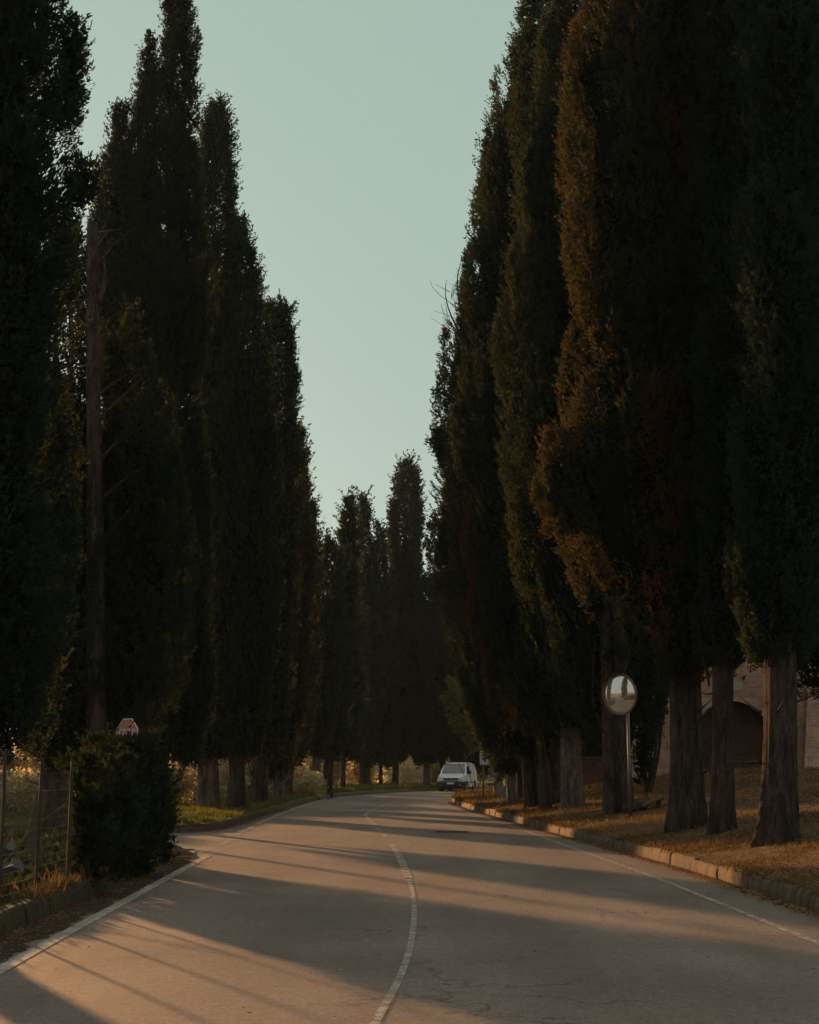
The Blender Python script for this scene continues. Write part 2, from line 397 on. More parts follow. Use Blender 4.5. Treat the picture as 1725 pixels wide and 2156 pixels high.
def lverge_z(x, y):
    s = interp(y, KL)-x; s = max(0, s)
    return .17+.05*min(s,1.5)+.03*min(s,1)*nz2(x,y)-.05*max(0, s-7)*.3
def nverge_z(x, y):
    s = interp(y, KN)-x; s = max(0, s)
    return .16+.045*min(max(s-1.2,0),3)+.02*min(s,1)*nz2(x*2,y*2)
def on_bank(px, py, fn=bank_z):
    z = .3
    for _ in range(60):
        p = W(px, py, z); z = .6*z+.4*fn(p[0], p[1])
    p = W(px, py, z); return (p[0], p[1], z)

def strip_ground(name, ys, xa, xb, fn, mt, nx=40, pw=1.8):
    """rows of constant y from xa(y) (dense side) to xb"""
    V = []; 
    for y in ys:
        a, b = xa(y), xb
        for i in range(nx+1):
            t = (i/nx)**pw; x = a+(b-a)*t; V.append((x, y, fn(x, y)))
    n = nx+1; Fc = []
    for j in range(len(ys)-1):
        for i in range(nx):
            q = [j*n+i, j*n+i+1, (j+1)*n+i+1, (j+1)*n+i]
            Fc.append(q if xb > a else q[::-1])
    o = mesh_np(name, V, Fc, mt, smooth=True); return tag(o, kind='structure')
def ysamp(tab, a, b, st=.8):
    ys = set(np.arange(a, b, st).round(3).tolist()); ys |= {t for t, _ in tab if a <= t <= b}; ys.add(b)
    return sorted(ys)
strip_ground('grass_bank', ysamp(KR,-12,110), lambda y: interp(y, KR)+.10, 60, bank_z, M['bank_soil'], 46, 2.0)
strip_ground('grass_verge', ysamp(KL,33.9,113,.7), lambda y: interp(y, KL)-.10, -26, lverge_z, M['verge_soil'], 36, 1.6)
strip_ground('garden_ground', ysamp(KN,-12,28.2,.6), lambda y: interp(y, KN)-.10, -26, nverge_z, M['verge_soil'], 30, 1.6)

# the land as one sheet to the horizon
def land_z(x, y):
    d = math.hypot(x, y)
    z = -.12
    left = max(0, -x-24)
    z -= min(9, left*.045)
    z += 17*math.exp(-((d-520)/120)**2)*(.7+.3*math.sin(math.atan2(y,x)*5+1.0)) if y > -200 else 0
    z += 22*math.exp(-((math.hypot(x-60,y-330))/110)**2)
    return z
gx = np.concatenate([-np.geomspace(640,26,26), np.linspace(-22,50,10), np.geomspace(60,640,20)])
gy = np.concatenate([-np.geomspace(640,20,18), np.linspace(-10,120,14), np.geomspace(135,640,26)])
V = [(x,y,land_z(x,y)) for y in gy for x in gx]; n = len(gx)
Fc = [[j*n+i, j*n+i+1, (j+1)*n+i+1, (j+1)*n+i] for j in range(len(gy)-1) for i in range(n-1)]
tag(mesh_np('ground', V, Fc, M['ground'], smooth=True), kind='structure')
# road sheet
V, Fc = [], []
ys = list(range(-12, 118, 2))
for y in ys:
    for x in (-26, -10, -5, -2, 0, 2, 5, 10, 20, 50): V.append((x, y, 0))
n = 10
Fc = [[j*n+i, j*n+i+1, (j+1)*n+i+1, (j+1)*n+i] for j in range(len(ys)-1) for i in range(n-1)]
tag(mesh_np('road', V, Fc, M['asphalt']), kind='structure')

def resample(path, st):
    pts = [Vector((p[0], p[1])) for p in path]; out = [pts[0]]; acc = 0
    for a, b in zip(pts, pts[1:]):
        L = (b-a).length; t = st-acc
        while t <= L: out.append(a.lerp(b, t/L)); t += st
        acc = (acc+L) % st
    return out
def smooth_path(pts, it=2):
    for _ in range(it):
        q = [pts[0]]
        for a, b in zip(pts, pts[1:]): q += [a.lerp(b,.25), a.lerp(b,.75)]
        q.append(pts[-1]); pts = q
    return pts
def kerb(name, tab, side, h, w, mt, seg=1.0, jit=.012, seed=3):
    rg = random.Random(seed); path = smooth_path([Vector((x,y)) for y,x in tab], 2)
    P = resample([(p.x,p.y) for p in path], seg); mb = MB()
    for a, b in zip(P, P[1:]):
        if b.y > 118 or abs(a.x) > 30: continue
        d = (b-a).normalized(); nrm = Vector((d.y, -d.x))*side      # into the verge
        a2 = a+d*.003; b2 = b-d*.003; j = rg.uniform(-jit, jit); hh = h+rg.uniform(-jit, jit)
        n = 6; vs = []; sec = [(0,-.1),(0+.012,hh*.5),(.03,hh-.03),(.055,hh),(w,hh+.004),(w,-.1)]
        for i in range(n+1):
            p = a2.lerp(b2, i/n); k = rg.uniform(-1,1)*jit*.5
            for (o, z) in sec:
                q = p+nrm*(o+j+(k if z > 0 else 0)); vs.append((q.x, q.y, z+(k*.6 if z > .05 else 0)))
        m_ = len(sec); fs = []
        for i in range(n):
            for s_ in range(m_-1): fs.append([i*m_+s_, i*m_+s_+1, (i+1)*m_+s_+1, (i+1)*m_+s_])
        fs += [list(range(m_)), [n*m_+s_ for s_ in range(m_)][::-1]]
        mb.add(vs, fs)
    return tag(mb.build(name, mt), kind='structure')
kerb('kerb_right', KR, 1, .19, .16, M['kerb'], 1.5, .018)
kerb('kerb_left', KL, -1, .19, .16, M['kerb_far'], 1.2, .008, 4)
kerb('kerb_near_left', KN, -1, .20, .16, M['kerb_moss'], 1.0, .02, 5)

# ------------------------------------------------------------------ painted markings
def line_px(name, pix, w, mt, z, curved=True, kind='structure', wtab=None):
    pts = [Vector(W(*p)[:2]) for p in pix]
    if curved: pts = smooth_path(pts, 3)
    vs = []
    for i, p in enumerate(pts):
        d = (pts[min(i+1,len(pts)-1)]-pts[max(i-1,0)]).normalized(); nn = Vector((d.y,-d.x))*w/2
        vs += [(p.x-nn.x, p.y-nn.y, z), (p.x+nn.x, p.y+nn.y, z)]
    f = [[2*i, 2*i+1, 2*i+3, 2*i+2] for i in range(len(pts)-1)]
    return tag(mesh_np(name, vs, f, M[mt]), kind=kind)
line_px('centre_line', [(776,2190),(799,2138),(839,2070),(863,2005),(873,1940),(871,1885),(862,1852)], .06, 'paint_worn', .008)
line_px('centre_line', [(861,1850),(850,1822),(838,1798),(824,1777)], .12, 'paint_worn', .0085)
line_px('old_centre_line', [(820,2185),(842,2138),(866,2080),(884,2010),(890,1940),(884,1885),(868,1845),(851,1808),(836,1790)], .22, 'paint_ghost', .004)
line_px('centre_line', [(806,1757),(812,1763)], .12, 'paint_worn', .008, False)
line_px('centre_line', [(802,1750),(797,1744)], .12, 'paint_worn', .008, False)
line_px('centre_line', [(792,1738),(778,1726),(770,1719),(772,1713),(790,1703),(815,1693),(850,1686),(900,1681)], .12, 'paint_worn', .008)
line_px('edge_line_right', [(1850,2036),(1725,1988),(1600,1936),(1500,1896),(1380,1848),(1260,1805),(1160,1769),(1080,1741),(1010,1719),(960,1704),(941,1696),(941,1688),(960,1680),(1000,1675),(1060,1669)], .09, 'paint_worn', .006)
line_px('edge_line_left', [(-120,2112),(0,2043),(120,1976),(240,1911),(350,1850),(420,1812),(438,1802)], .14, 'paint', .006)
line_px('edge_line_left', [(441,1800),(458,1791)], .14, 'paint_worn', .006, False)
line_px('edge_line_left', [(468,1779),(488,1768)], .14, 'paint_worn', .006, False)
line_px('edge_line_left', [(498,1759),(532,1741)], .14, 'paint_worn', .006, False)
line_px('edge_line_left', [(540,1736),(620,1702),(672,1685),(722,1678),(790,1672),(860,1668),(925,1667)], .11, 'paint', .006)
# give-way bar of the side road
a = [W(372,1797), W(438,1782), W(452,1790), W(385,1803)]
tag(mesh_np('side_road_marking', [(p[0],p[1],.005) for p in a], [[0,1,2,3]], M['paint_worn']), kind='structure')
# dirt along the kerbs; the left strip also paints in hedge and tree shade
def dirt(name, tab, side, y0, y1, w, seed):
    rg = random.Random(seed); v = []; y = y0
    while y < y1:
        x = interp(y, tab); v += [(x+side*.02, y, .0035), (x-side*(w+.05*math.sin(y*3.1)+.04*math.sin(y*7.7+1)+.02*math.sin(y*19)+rg.uniform(-.012,.012)), y, .0035)]; y += .05
    f = [[2*i,2*i+1,2*i+3,2*i+2] if side < 0 else [2*i+1,2*i,2*i+2,2*i+3] for i in range(len(v)//2-1)]
    tag(mesh_np(name, v, f, M['gutter_dirt_shade']), kind='structure')
dirt('dirt_shade_strip_left', KN, -1, 6, 26, .44, 1); dirt('dirt_strip_right', KR, 1, 8, 64, .12, 2); dirt('dirt_strip_far', KL, -1, 36, 90, .12, 3)
# sunken drain cover in the right lane and a second one at the side road
def drain(px, py, w, d, label):
    p = W(px, py); t = empty('drain_grate', (p[0], p[1], .004)); tag(t, label, 'drain')
    mb = MB()
    for k in range(9): mb.box((-w/2+w*k/8, 0, .004), (.03, d, .012))
    mb.box((0, d/2, .004), (w+.06, .04, .014)); mb.box((0, -d/2, .004), (w+.06, .04, .014)); mb.build('grate', M['metal_dark'], t)
drain(950, 1752, .8, .5, 'dark iron drain grate in the right lane of the road')

# ------------------------------------------------------------------ grass and litter
def scatter_blades(name, P, N, h, mt, wid=.1, lean=.5, seed=1, kind='stuff'):
    rng = np.random.default_rng(seed)
    V = fol_np(rng, P, N*0, h, 2, up=1.0, wid=wid) if N is not None else None
    return tag(mesh_np(name, V, np.arange(len(V)).reshape(-1,4), M[mt]), kind=kind)
def scat_points(rng, n, tab, side, ymin, ymax, s0, s1, fn, power=1.6, clump=True):
    y = ymin+(ymax-ymin)*rng.random(n)**power; x0 = np.interp(y, [t for t,_ in tab], [v for _,v in tab])
    s = s0+(s1-s0)*rng.random(n)**1.3; x = x0+side*s
    if clump:
        f = np.sin(x*2.1+y*.9)+np.sin(x*.8-y*1.7+1)+np.sin(x*5+y*4.1)*.6+rng.normal(0,.8,n); k = f > .1; x, y = x[k], y[k]
    z = np.array([fn(a,b) for a,b in zip(x,y)]); return np.stack([x,y,z],1)
rng = np.random.default_rng(5)
def gsz(P, a): return np.clip(a*(P[:,1]/22)**.6, a*.7, a*2.2)
P = scat_points(rng, 42000, KR, 1, 12, 100, .1, 8, bank_z); scatter_blades('bank_grass', P, P, gsz(P,.06), 'dry_grass', .12)
P = scat_points(np.random.default_rng(77), 4500, KR, 1, 12, 66, .04, .3, lambda x, y: .19, 1.5); P[:,2] = .18; KP = P
scatter_blades('kerb_grass', KP, KP, gsz(KP,.06), 'dry_grass', .14, seed=21)
P = scat_points(rng, 12000, KR, 1, 12, 95, .1, 9, bank_z); scatter_blades('green_grass', P, P, gsz(P,.06), 'grass', .12, seed=8)
P = scat_points(rng, 60000, KL, -1, 34.9, 105, .1, 9, lverge_z, 1.3); scatter_blades('verge_grass', P, P, gsz(P,.075), 'grass', .14, seed=9)
P = scat_points(rng, 26000, KN, -1, 10, 27, .1, 8, nverge_z, 1.0); scatter_blades('garden_grass', P, P, .05+.10*rng.random(len(P))**3, 'grass', .1, seed=10)
P = scat_points(rng, 30000, KN, -1, 12, 27.5, .5, 9, nverge_z, 1.0); scatter_blades('weeds', P, P, .05+.16*rng.random(len(P))**2, 'ivy', .35, seed=14)
P = scat_points(rng, 9000, KN, -1, 10, 25, .05, 1.4, nverge_z, 1.0); scatter_blades('dry_garden_grass', P, P, .13, 'dry_grass', .07, seed=11)
def litter(name, P, s, seed):
    rng = np.random.default_rng(seed); q = len(P); th = rng.random(q)*6.283
    D = np.stack([np.cos(th), np.sin(th), rng.normal(.1,.35,q)],1); D /= np.linalg.norm(D,axis=1)[:,None]
    A = np.cross(D, np.array([0,0,1.0])+rng.normal(0,.3,(q,3))); L = s*rng.uniform(.5,1.5,q)
    P = P+np.array([0,0,.012]); v = np.empty((q,4,3))
    v[:,0] = P-D*L[:,None]*.5; v[:,1] = P+A*(L*.22)[:,None]; v[:,2] = P+D*L[:,None]*.5; v[:,3] = P-A*(L*.22)[:,None]
    v[...,2] = np.maximum(v[...,2], P[:,None,2]-.004)
    return tag(mesh_np(name, v.reshape(-1,3), np.arange(4*q).reshape(-1,4), M['litter']), kind='stuff')
P = scat_points(rng, 190000, KR, 1, 12, 90, .05, 9, bank_z, 1.5); litter('leaf_litter', P, gsz(P,.06), 2)
def gutter(n, tab, side, y0, y1, w, seed):
    rng = np.random.default_rng(seed); y = y0+(y1-y0)*rng.random(n)**1.3; x0 = np.interp(y, [t for t,_ in tab], [v for _,v in tab])
    x = x0-side*(np.abs(rng.normal(0, w, n))+.01); return np.stack([x,y,np.full(n,.003)],1)
P = scat_points(rng, 90000, KR, 1, 12, 50, .08, 7, bank_z, 1.3, False); litter('needle_litter', P, gsz(P,.04), 31)
litter('gutter_leaves', gutter(9000, KR, 1, 13, 66, .13, 3), .045, 4)
litter('gutter_leaves', gutter(5000, KN, -1, 9, 26, .22, 4), .03, 5)
litter('verge_leaves', gutter(2600, KL, -1, 36, 80, .16, 6), .06, 6)
r_ = np.random.default_rng(12); n = 420
litter('road_leaves', np.stack([r_.uniform(-4,4.4,n), 9+60*r_.random(n)**1.5, np.full(n,.003)],1), .035, 7)

# ------------------------------------------------------------------ right row of cypresses
GR = 'cypresses on the bank right of the road'; GL = 'cypresses along the left kerb'; GC = 'cypresses round the far bend'
def wpx(px, Y): return px/F*Y
def rt(px, py, w, rows=None, label=None, **k):
    b = on_bank(px, py); return cypress(b, rows, wpx(w, b[1]), label, GR, **k)
rt(1775,1705,60,[[(1440,1665,1880),(1380,1640,1900),(1200,1660,1930),(600,1672,1940),(0,1690,1930),(-500,1720,1880),(-900,1780,1820)]],
   'dark cypress with its trunk cut by the right edge of the photo', seed=11, bk='bark', ragged=1.6)
rt(1640,1772,74,[[(1385,1588,1665),(1355,1565,1700),(1250,1553,1735),(1000,1548,1750),(600,1552,1755),(0,1565,1750),(-500,1590,1730),(-1000,1640,1680)]],
   'nearest cypress on the bank with a thick straight trunk, its foot close to the kerb', seed=12, bk='bark', ragged=1.2)
rt(1520,1750,46,[[(1400,1480,1560),(1365,1455,1590),(1200,1440,1640),(700,1445,1650),(200,1460,1640),(-300,1490,1590),(-700,1530,1555)]],
   'slim cypress between the two thickest trunks in front of the brick arch', seed=13, bk='bark_red')
rt(1447,1742,72,[[(1428,1405,1465),(1395,1405,1500),(1355,1380,1540),(1300,1300,1545),(1180,1214,1560),(1090,1180,1560),(1000,1150,1560),(930,1172,1560),(800,1215,1550),(720,1220,1550),(600,1205,1545),(480,1185,1540),(230,1178,1530),(110,1190,1530),(0,1262,1545),(-400,1310,1545),(-850,1400,1500)],
                 [(1120,1150,1230),(1040,1128,1230),(980,1130,1225),(920,1150,1200),(905,1160,1175)]],
   'wide cypress with painted-in sunlit brown patches and a thick trunk right of the convex mirror', seed=14, m='cypress_rust', bk='bark', ragged=1.6, crown_dy=-.8)
rt(1300,1714,36,[[(1520,1210,1380),(1470,1160,1400),(1400,1120,1410),(1200,1085,1410),(950,1052,1400),(760,1052,1390),(480,1072,1380),(330,1087,1370),(100,1140,1340),(-100,1185,1300),(-250,1230,1250)]],
   'cypress with twin trunks directly behind the convex mirror pole', seed=15, crown_dy=1.6, stems=[(-.17,0,.75),(.2,.1,1.1)], bk='bark')
rt(1208,1701,46,[[(1530,1150,1250),(1480,1110,1290),(1350,1050,1300),(1200,995,1300),(1000,975,1300),(800,968,1290),(700,974,1290),(540,985,1280),(470,998,1270),(300,1014,1250),(190,1050,1230),(120,1076,1210),(0,1112,1180),(-60,1135,1160)]],
   'tall cypress left of the mirror with a broad grey brown trunk standing alone', seed=16, bk='bark_grey', twigs=[(980,725,940,590),(982,700,975,540),(985,735,945,680)])
rt(1170,1690,22,[[(1560,1130,1210),(1450,1080,1250),(1200,1040,1260),(800,1050,1240),(500,1080,1200),(400,1120,1160)]],
   'thin cypress trunk tucked just behind the broad grey brown one', seed=17, bk='bark_red')
rt(1150,1705,20,[[(1548,1118,1185),(1500,1075,1215),(1430,1030,1235),(1330,978,1240),(1150,952,1240),(950,950,1230),(830,955,1220),(720,972,1200),(600,985,1170),(520,1010,1140),(450,1050,1110)]],
   'cypress with a narrow trunk in the close cluster, rightmost foot nearest the kerb', seed=18, m='cypress_rust', bk='bark')
rt(1129,1697,14,[[(1580,1100,1160),(1480,1040,1190),(1300,990,1190),(1000,980,1180),(750,1000,1150),(650,1040,1100)]],
   'slimmest cypress trunk in the middle of the close cluster', seed=19, bk='bark')
rt(1116,1700,18,[[(1590,1078,1140),(1540,1032,1160),(1450,980,1170),(1330,940,1170),(1210,912,1160),(1070,918,1160),(980,926,1150),(920,918,1140),(870,938,1140),(790,942,1120),(720,975,1090),(640,1020,1060)],
                 [(960,918,960),(930,912,950),(910,914,940)]],
   'cypress whose crown bulges furthest over the road at mid height', seed=20, bk='bark', ragged=1.6)
rt(1080,1692,18,[[(1625,1064,1110),(1590,1042,1120),(1555,1015,1130),(1500,988,1130),(1350,950,1120),(1200,940,1110),(1050,950,1090),(950,985,1050)]],
   'last cypress of the right row, beside the house shaped signs', seed=21, bk='bark_grey')
rt(1097,1684,15,[[(1620,1070,1130),(1540,1030,1150),(1300,1000,1150),(1100,1020,1120),(1000,1060,1090)]],
   'cypress half hidden behind the last trunk of the right row', seed=22, bk='bark')
# darker trees that close the row behind (they fill the gap between trunks and wall)
for i, (px, Y, h, w) in enumerate([(1140, 72, 15, 4.5), (1235, 66, 14, 4.2), (1290, 60, 13, 3.6)]):
    b = WD(px, 1650, Y); b = (b[0], Y, bank_z(b[0], Y))
    r = w/2/Y*F; yt = 1612-h/Y*F*.93
    cypress(b, [[(1640-i*14,px-r*.8,px+r*.8),(1560,px-r,px+r),(1300,px-r*.9,px+r*.9),(max(yt,1000)+60,px-r*.4,px+r*.4),(max(yt,1000),px-4,px+4)]], .4,
        ['bushy dark cypress low behind the clustered trunks of the right row','dark cypress behind the broad grey brown trunk, foliage down to the ground','dark cypress left of the stone wall behind the mirror pole'][i], GR, seed=40+i, limbs=2)

# ------------------------------------------------------------------ left row
def lt(px, py, w, rows, label, fn=lverge_z, group=GL, **k):
    b = on_bank(px, py, fn); return cypress(b, rows, wpx(w, b[1]), label, group, **k)
# near tree off the left edge, its crown fills the left of the picture
cypress((-5.75,16,.2), [[(1585,-330,30),(1540,-380,100),(1450,-400,125),(1200,-400,150),(1000,-400,155),(700,-390,160),(590,-380,155),(300,-370,140),(0,-350,125),(-500,-300,60),(-1000,-200,-90)],
    [(430,138,200),(400,145,208),(360,150,200),(335,165,190)],[(260,110,160),(200,118,175),(120,118,178),(60,125,172),(30,140,165)]], .65,
    'huge near black cypress filling the left edge above the wire fence', GL, seed=50, ragged=1.1, tuft=.045, dens=760, core=.6)
l0 = WD(112,1757,28.2); cypress((l0[0],28.2,.25), [[(1600,70,160),(1560,20,215),(1450,-20,300),(1300,-40,290),(1050,-40,250),(800,0,215),(650,60,195),(560,100,180),(480,130,160)],
    [(1515,180,330),(1450,170,400),(1200,190,400),(950,215,365),(800,235,320),(700,255,290),(650,268,275)]], .58,
    'cypress behind the wire fence with a reddish trunk and a short cone shaped crown', GL, seed=51, bk='bark_red', ragged=1.6, limbs=9)
lt(345,1726,22,[[(1600,320,410),(1540,250,440),(1300,205,440),(1000,195,430),(800,195,425),(650,200,424),(560,205,424)],
    [(800,192,275),(600,192,280),(450,204,284),(380,212,282),(300,230,275),(220,248,262)],
    [(800,262,350),(600,264,345),(400,270,345),(250,280,338),(150,298,330),(65,311,319)],
    [(800,330,424),(600,330,424),(400,336,420),(330,338,418),(250,342,415),(200,340,412),(100,338,406),(30,346,402),(-50,366,378)]],
   'tallest left cypress, its crown split into three ragged spires', seed=52, bk='bark_red', ragged=1.4, core=.5)
lt(438,1698.5,40,[[(1595,405,480),(1540,385,520),(1400,384,545),(1200,400,528),(1000,406,515),(800,408,508),(600,410,500),(470,410,497),(380,416,495),(300,426,490),(240,440,480),(222,452,470)]],
   'left cypress with a rounded tip and a grey double trunk, first past the side road', seed=53, bk='bark_grey', stems=[(-.16,0,.62),(.12,0,.72)])
lt(498,1701,36,[[(1590,470,540),(1500,440,560),(1300,440,585),(1000,445,585),(800,455,572),(700,465,560),(620,478,550),(560,486,540),(500,494,518),(460,500,508)]],
   'second left cypress past the side road, with a leaning fluted trunk', seed=54, bk='bark', limbs=8)
lt(546,1691,34,[[(1600,515,570),(1500,505,610),(1300,520,620),(1100,535,628),(950,540,626),(800,550,620),(700,556,617),(655,575,610),(640,588,606)],[(720,553,580),(660,556,575),(630,562,568)]],
   'third left cypress past the side road, with a blunt two pointed top', seed=55, bk='bark_red')
lt(586,1687,26,[[(1640,550,600),(1590,555,625),(1400,570,650),(1200,585,660),(1050,595,652),(960,608,645),(905,620,634)]],
   'left cypress with foliage hanging low onto a short pale trunk', seed=56, bk='bark_grey', m='cypress_rust')
lt(607,1678,15,[[(1610,580,640),(1400,600,670),(1200,620,674),(1120,632,668),(1060,648,664)]],
   'left cypress with a thin trunk close beside the short pale one', seed=57, bk='bark')
lt(661,1673,24,[[(1590,645,690),(1520,625,705),(1350,648,725),(1250,662,725),(1170,680,715),(1135,688,700)]],
   'left cypress with a pale forked trunk at the start of the bend', seed=58, bk='bark_grey', limbs=9)
lt(687,1672,24,[[(1595,670,715),(1520,660,735),(1350,685,745),(1250,700,752),(1150,712,752),(1080,722,746),(1045,732,740)]],
   'left cypress with a dark wide trunk right beside the pale forked one', seed=59, bk='bark')
C = lambda *a, **k: lt(*a, group=GC, **k)
C(768,1656,20,[[(1600,745,792),(1530,720,812),(1300,732,800),(1150,750,787),(1090,757,776),(1045,763,769)]],'far cypress with twin spindly trunks left of the bend', seed=60, stems=[(-.2,0,.6),(.2,0,.6)])
C(802,1656,8,[[(1610,770,830),(1500,765,840),(1300,775,830),(1180,787,815),(1105,796,803)]],'small pointed far cypress left of the tallest far one', seed=61)
C(832,1655.5,13,[[(1600,805,860),(1520,790,885),(1400,800,895),(1250,815,890),(1150,820,888),(1080,824,884),(1020,834,879),(970,852,866)]],'tallest far cypress, a single spire in the middle of the view', seed=62)
C(898,1656,14,[[(1605,872,925),(1500,855,945),(1350,860,945),(1280,870,935),(1210,890,910)]],'far cypress with a pale trunk just left of the van', seed=63, bk='bark_grey')
C(932,1657,13,[[(1600,905,960),(1480,890,985),(1350,895,985),(1270,915,960),(1225,925,940)]],'far cypress whose trunk rises behind the van roof', seed=64, bk='bark_red')
C(990,1659,18,[[(1612,960,1025),(1500,940,1045),(1350,935,1040),(1200,950,1020),(1150,970,1000)]],'far cypress with foliage over the rectangular road sign', seed=65, bk='bark')
C(722,1664,12,[[(1600,700,750),(1450,690,765),(1300,700,765),(1200,720,750),(1150,733,738)]],'short far cypress between the left row and the bend', seed=66, bk='bark')
C(1050,1659,16,[[(1625,1010,1090),(1500,1000,1110),(1300,1000,1100),(1150,1030,1070)]],'far cypress behind the blue round sign', seed=67, bk='bark')
# off-frame neighbours further along the side garden (they throw the shade across the near road)
print('leaf quads', NT[0])
#P2START
# ------------------------------------------------------------------ bare trunks on the left
def bare(px, Y, base_z, ytop, wpx_, label, xtop, stub=None, seed=70, mt='bark'):
    rng = np.random.default_rng(seed); b = WD(px, 1700, Y); b = (b[0], Y, base_z); root = empty('bare_trunk', b); tag(root, label, 'dead tree')
    top = WD(xtop, ytop, Y); v, f = [], []; r = wpx(wpx_, Y)/2
    trunk_mesh(v, f, rng, b, r*1.15, top[2], r*.62, ((top[0]-b[0])/(top[2]-base_z), 0), flute=.20, zb=3)
    if stub:
        limb(v, f, rng, WD(stub[0], stub[1], Y), WD(stub[2], stub[3], Y), r*.45, r*.12, .02)
    mesh_np('trunk', np.concatenate(v)-np.array(b), f, M[mt], root, smooth=True)
    for k in range(9):
        v2, f2 = [], []
        z = base_z+rng.uniform(5, top[2]-1); t = (z-base_z)/(top[2]-base_z); x = b[0]+(top[0]-b[0])*t; a = rng.choice([0.3,2.9,-.4,3.4])
        limb(v2, f2, rng, (x,Y,z), (x+math.cos(a)*rng.uniform(.6,1.5), Y+rng.normal(0,.3), z+rng.uniform(.3,1.6)), .03, .006, -.1)
        mesh_np('bare_branch', np.concatenate(v2)-np.array(b), f2, M[mt], root)
bare(207, 27.3, .2, 470, 38, 'tall bare broken off trunk standing in front of the dark cypresses, behind the hedge', 194, (205,640,217,545), mt='bark')
bare(150, 36, .1, 385, 12, 'thin pale bare trunk beside the edge of the huge near cypress', 150, seed=71, mt='bark_grey')

# ------------------------------------------------------------------ hedge, shrubs, sapling
def plant(name, cat, label, Y, rows_list, mt, tuft, dens, base, group=None, seed=1, core=.7, stem=.05, wid=None, dr=1.0, ragged=1.5):
    rng = np.random.default_rng(seed); root = empty(name, base); tag(root, label, cat, group); Vs = []; CV = []; CF = []
    for rows in rows_list:
        if isinstance(rows[0], float): Y, rows = rows
        V, cv, cf = subcrown(rng, px_rows(rows, Y), Y, tuft, dens, core, ragged, dr); Vs.append(V)
        if cv is not None: CF.append(cf+sum(len(c) for c in CV)); CV.append(cv)
    V = np.concatenate(Vs); nl = len(V); Q = np.arange(nl).reshape(-1,4)
    if CV: Q = np.concatenate([Q, np.concatenate(CF)+nl]); V = np.concatenate([V]+CV)
    mesh_np('foliage', V-np.array(base), Q, M[mt], root)
    v, f = [], []
    top = px_rows(rows_list[0][1] if isinstance(rows_list[0][0], float) else rows_list[0], Y)[-1]
    for k in range(4):
        limb(v, f, rng, (base[0]+rng.normal(0,.05), base[1]+rng.normal(0,.05), base[2]-.05), (top[1]+rng.normal(0,.15), Y+rng.normal(0,.15), base[2]+(top[0]-base[2])*.8), stem, stem*.3, 0)
    mesh_np('stem', np.concatenate(v)-np.array(base), f, M['bark'], root)
    return root
hb = WD(250, 1830, 21.6)
plant('ivy_hedge', 'hedge', 'tall rounded dark ivy hedge at the end of the wire fence', 21.6,
      [(18.5,[(1850,190,262),(1800,160,272),(1740,150,276),(1660,148,272),(1630,158,266),(1610,175,255),(1598,195,240)]),
       (21.2,[(1840,200,318),(1800,174,330),(1740,165,334),(1650,165,332),(1610,175,326),(1585,190,315),(1568,212,300),(1558,240,275)]),
       (24.6,[(1806,255,342),(1780,248,353),(1700,245,355),(1640,248,348),(1600,255,338),(1590,270,330),(1576,290,312)])], 'ivy', .06, 560, (hb[0], 21.6, .1), seed=80, core=.78, dr=1.5, ragged=2.0)
plant('leafy_sapling', 'young tree', 'pale green leafy sapling leaning out from the cypresses above the rectangular sign', 61.5,
      [[(1560,962,998),(1520,955,992),(1480,952,984),(1450,953,980),(1428,957,970)],[(1490,928,942),(1470,930,938)],[(1585,985,1010),(1560,975,1005)]], 'pale_leaf', .17, 60, on_bank(1001,1676), seed=81, core=0, stem=.014, ragged=2.5)
sb = WD(1362,1640,41); 
plant('laurel_bush', 'bush', 'dark ragged bush against the foot of the stone wall beside the drain pipe', 41,
      [[(1648,1340,1362),(1600,1338,1372),(1540,1345,1380),(1480,1348,1392),(1440,1355,1400),(1420,1365,1395)]], 'ivy', .11, 90, (sb[0], 41, bank_z(sb[0],41)), seed=82, core=.4)
# thicket of olive coloured bushes behind the left row: a few modelled, the rest copies
def bush_proto(seed, h, r, mt):
    rng = np.random.default_rng(seed); root = empty('bush', (0,0,0)); Vs = []
    nl = 16; C = np.stack([rng.normal(0,r*.45,nl), rng.normal(0,r*.4,nl), rng.uniform(.25,.8,nl)*h],1); A = rng.uniform(.3,.55,nl)*r
    nt = 3400; i = rng.integers(0,nl,nt); n = rng.normal(0,1,(nt,3)); n /= np.linalg.norm(n,axis=1)[:,None]
    P = C[i]+n*A[i][:,None]*rng.uniform(.75,1.1,nt)[:,None]*np.array([1,1,1.15]); P[:,2] = np.abs(P[:,2])
    V = fol_np(rng, P, n, np.full(nt,.13), 2, .3, .34)
    mesh_np('foliage', V, np.arange(len(V)).reshape(-1,4), M[mt], root)
    v, f = [], []
    for k in range(9):
        limb(v, f, rng, (rng.normal(0,.08),rng.normal(0,.08),-.3), tuple(C[k]), .035, .01, -.1)
    mesh_np('stem', np.concatenate(v), f, M['bark_grey'], root); return root
protos = [bush_proto(90+i, 2.2, 1.5, 'olive') for i in range(4)]
where = ['seen through the wire fence', 'beyond the side road behind the hedge', 'between the first and second trunks past the side road', 'between the second and third trunks past the side road',
         'behind the third trunk past the side road', 'behind the short pale trunk', 'left of the pale forked trunk', 'behind the twin spindly trunks', 'between the far trunks left of the van', 'behind the van', 'behind the road signs']
looks = ['rounded golden olive bush', 'taller loose olive bush', 'low wide olive bush']
spots = []
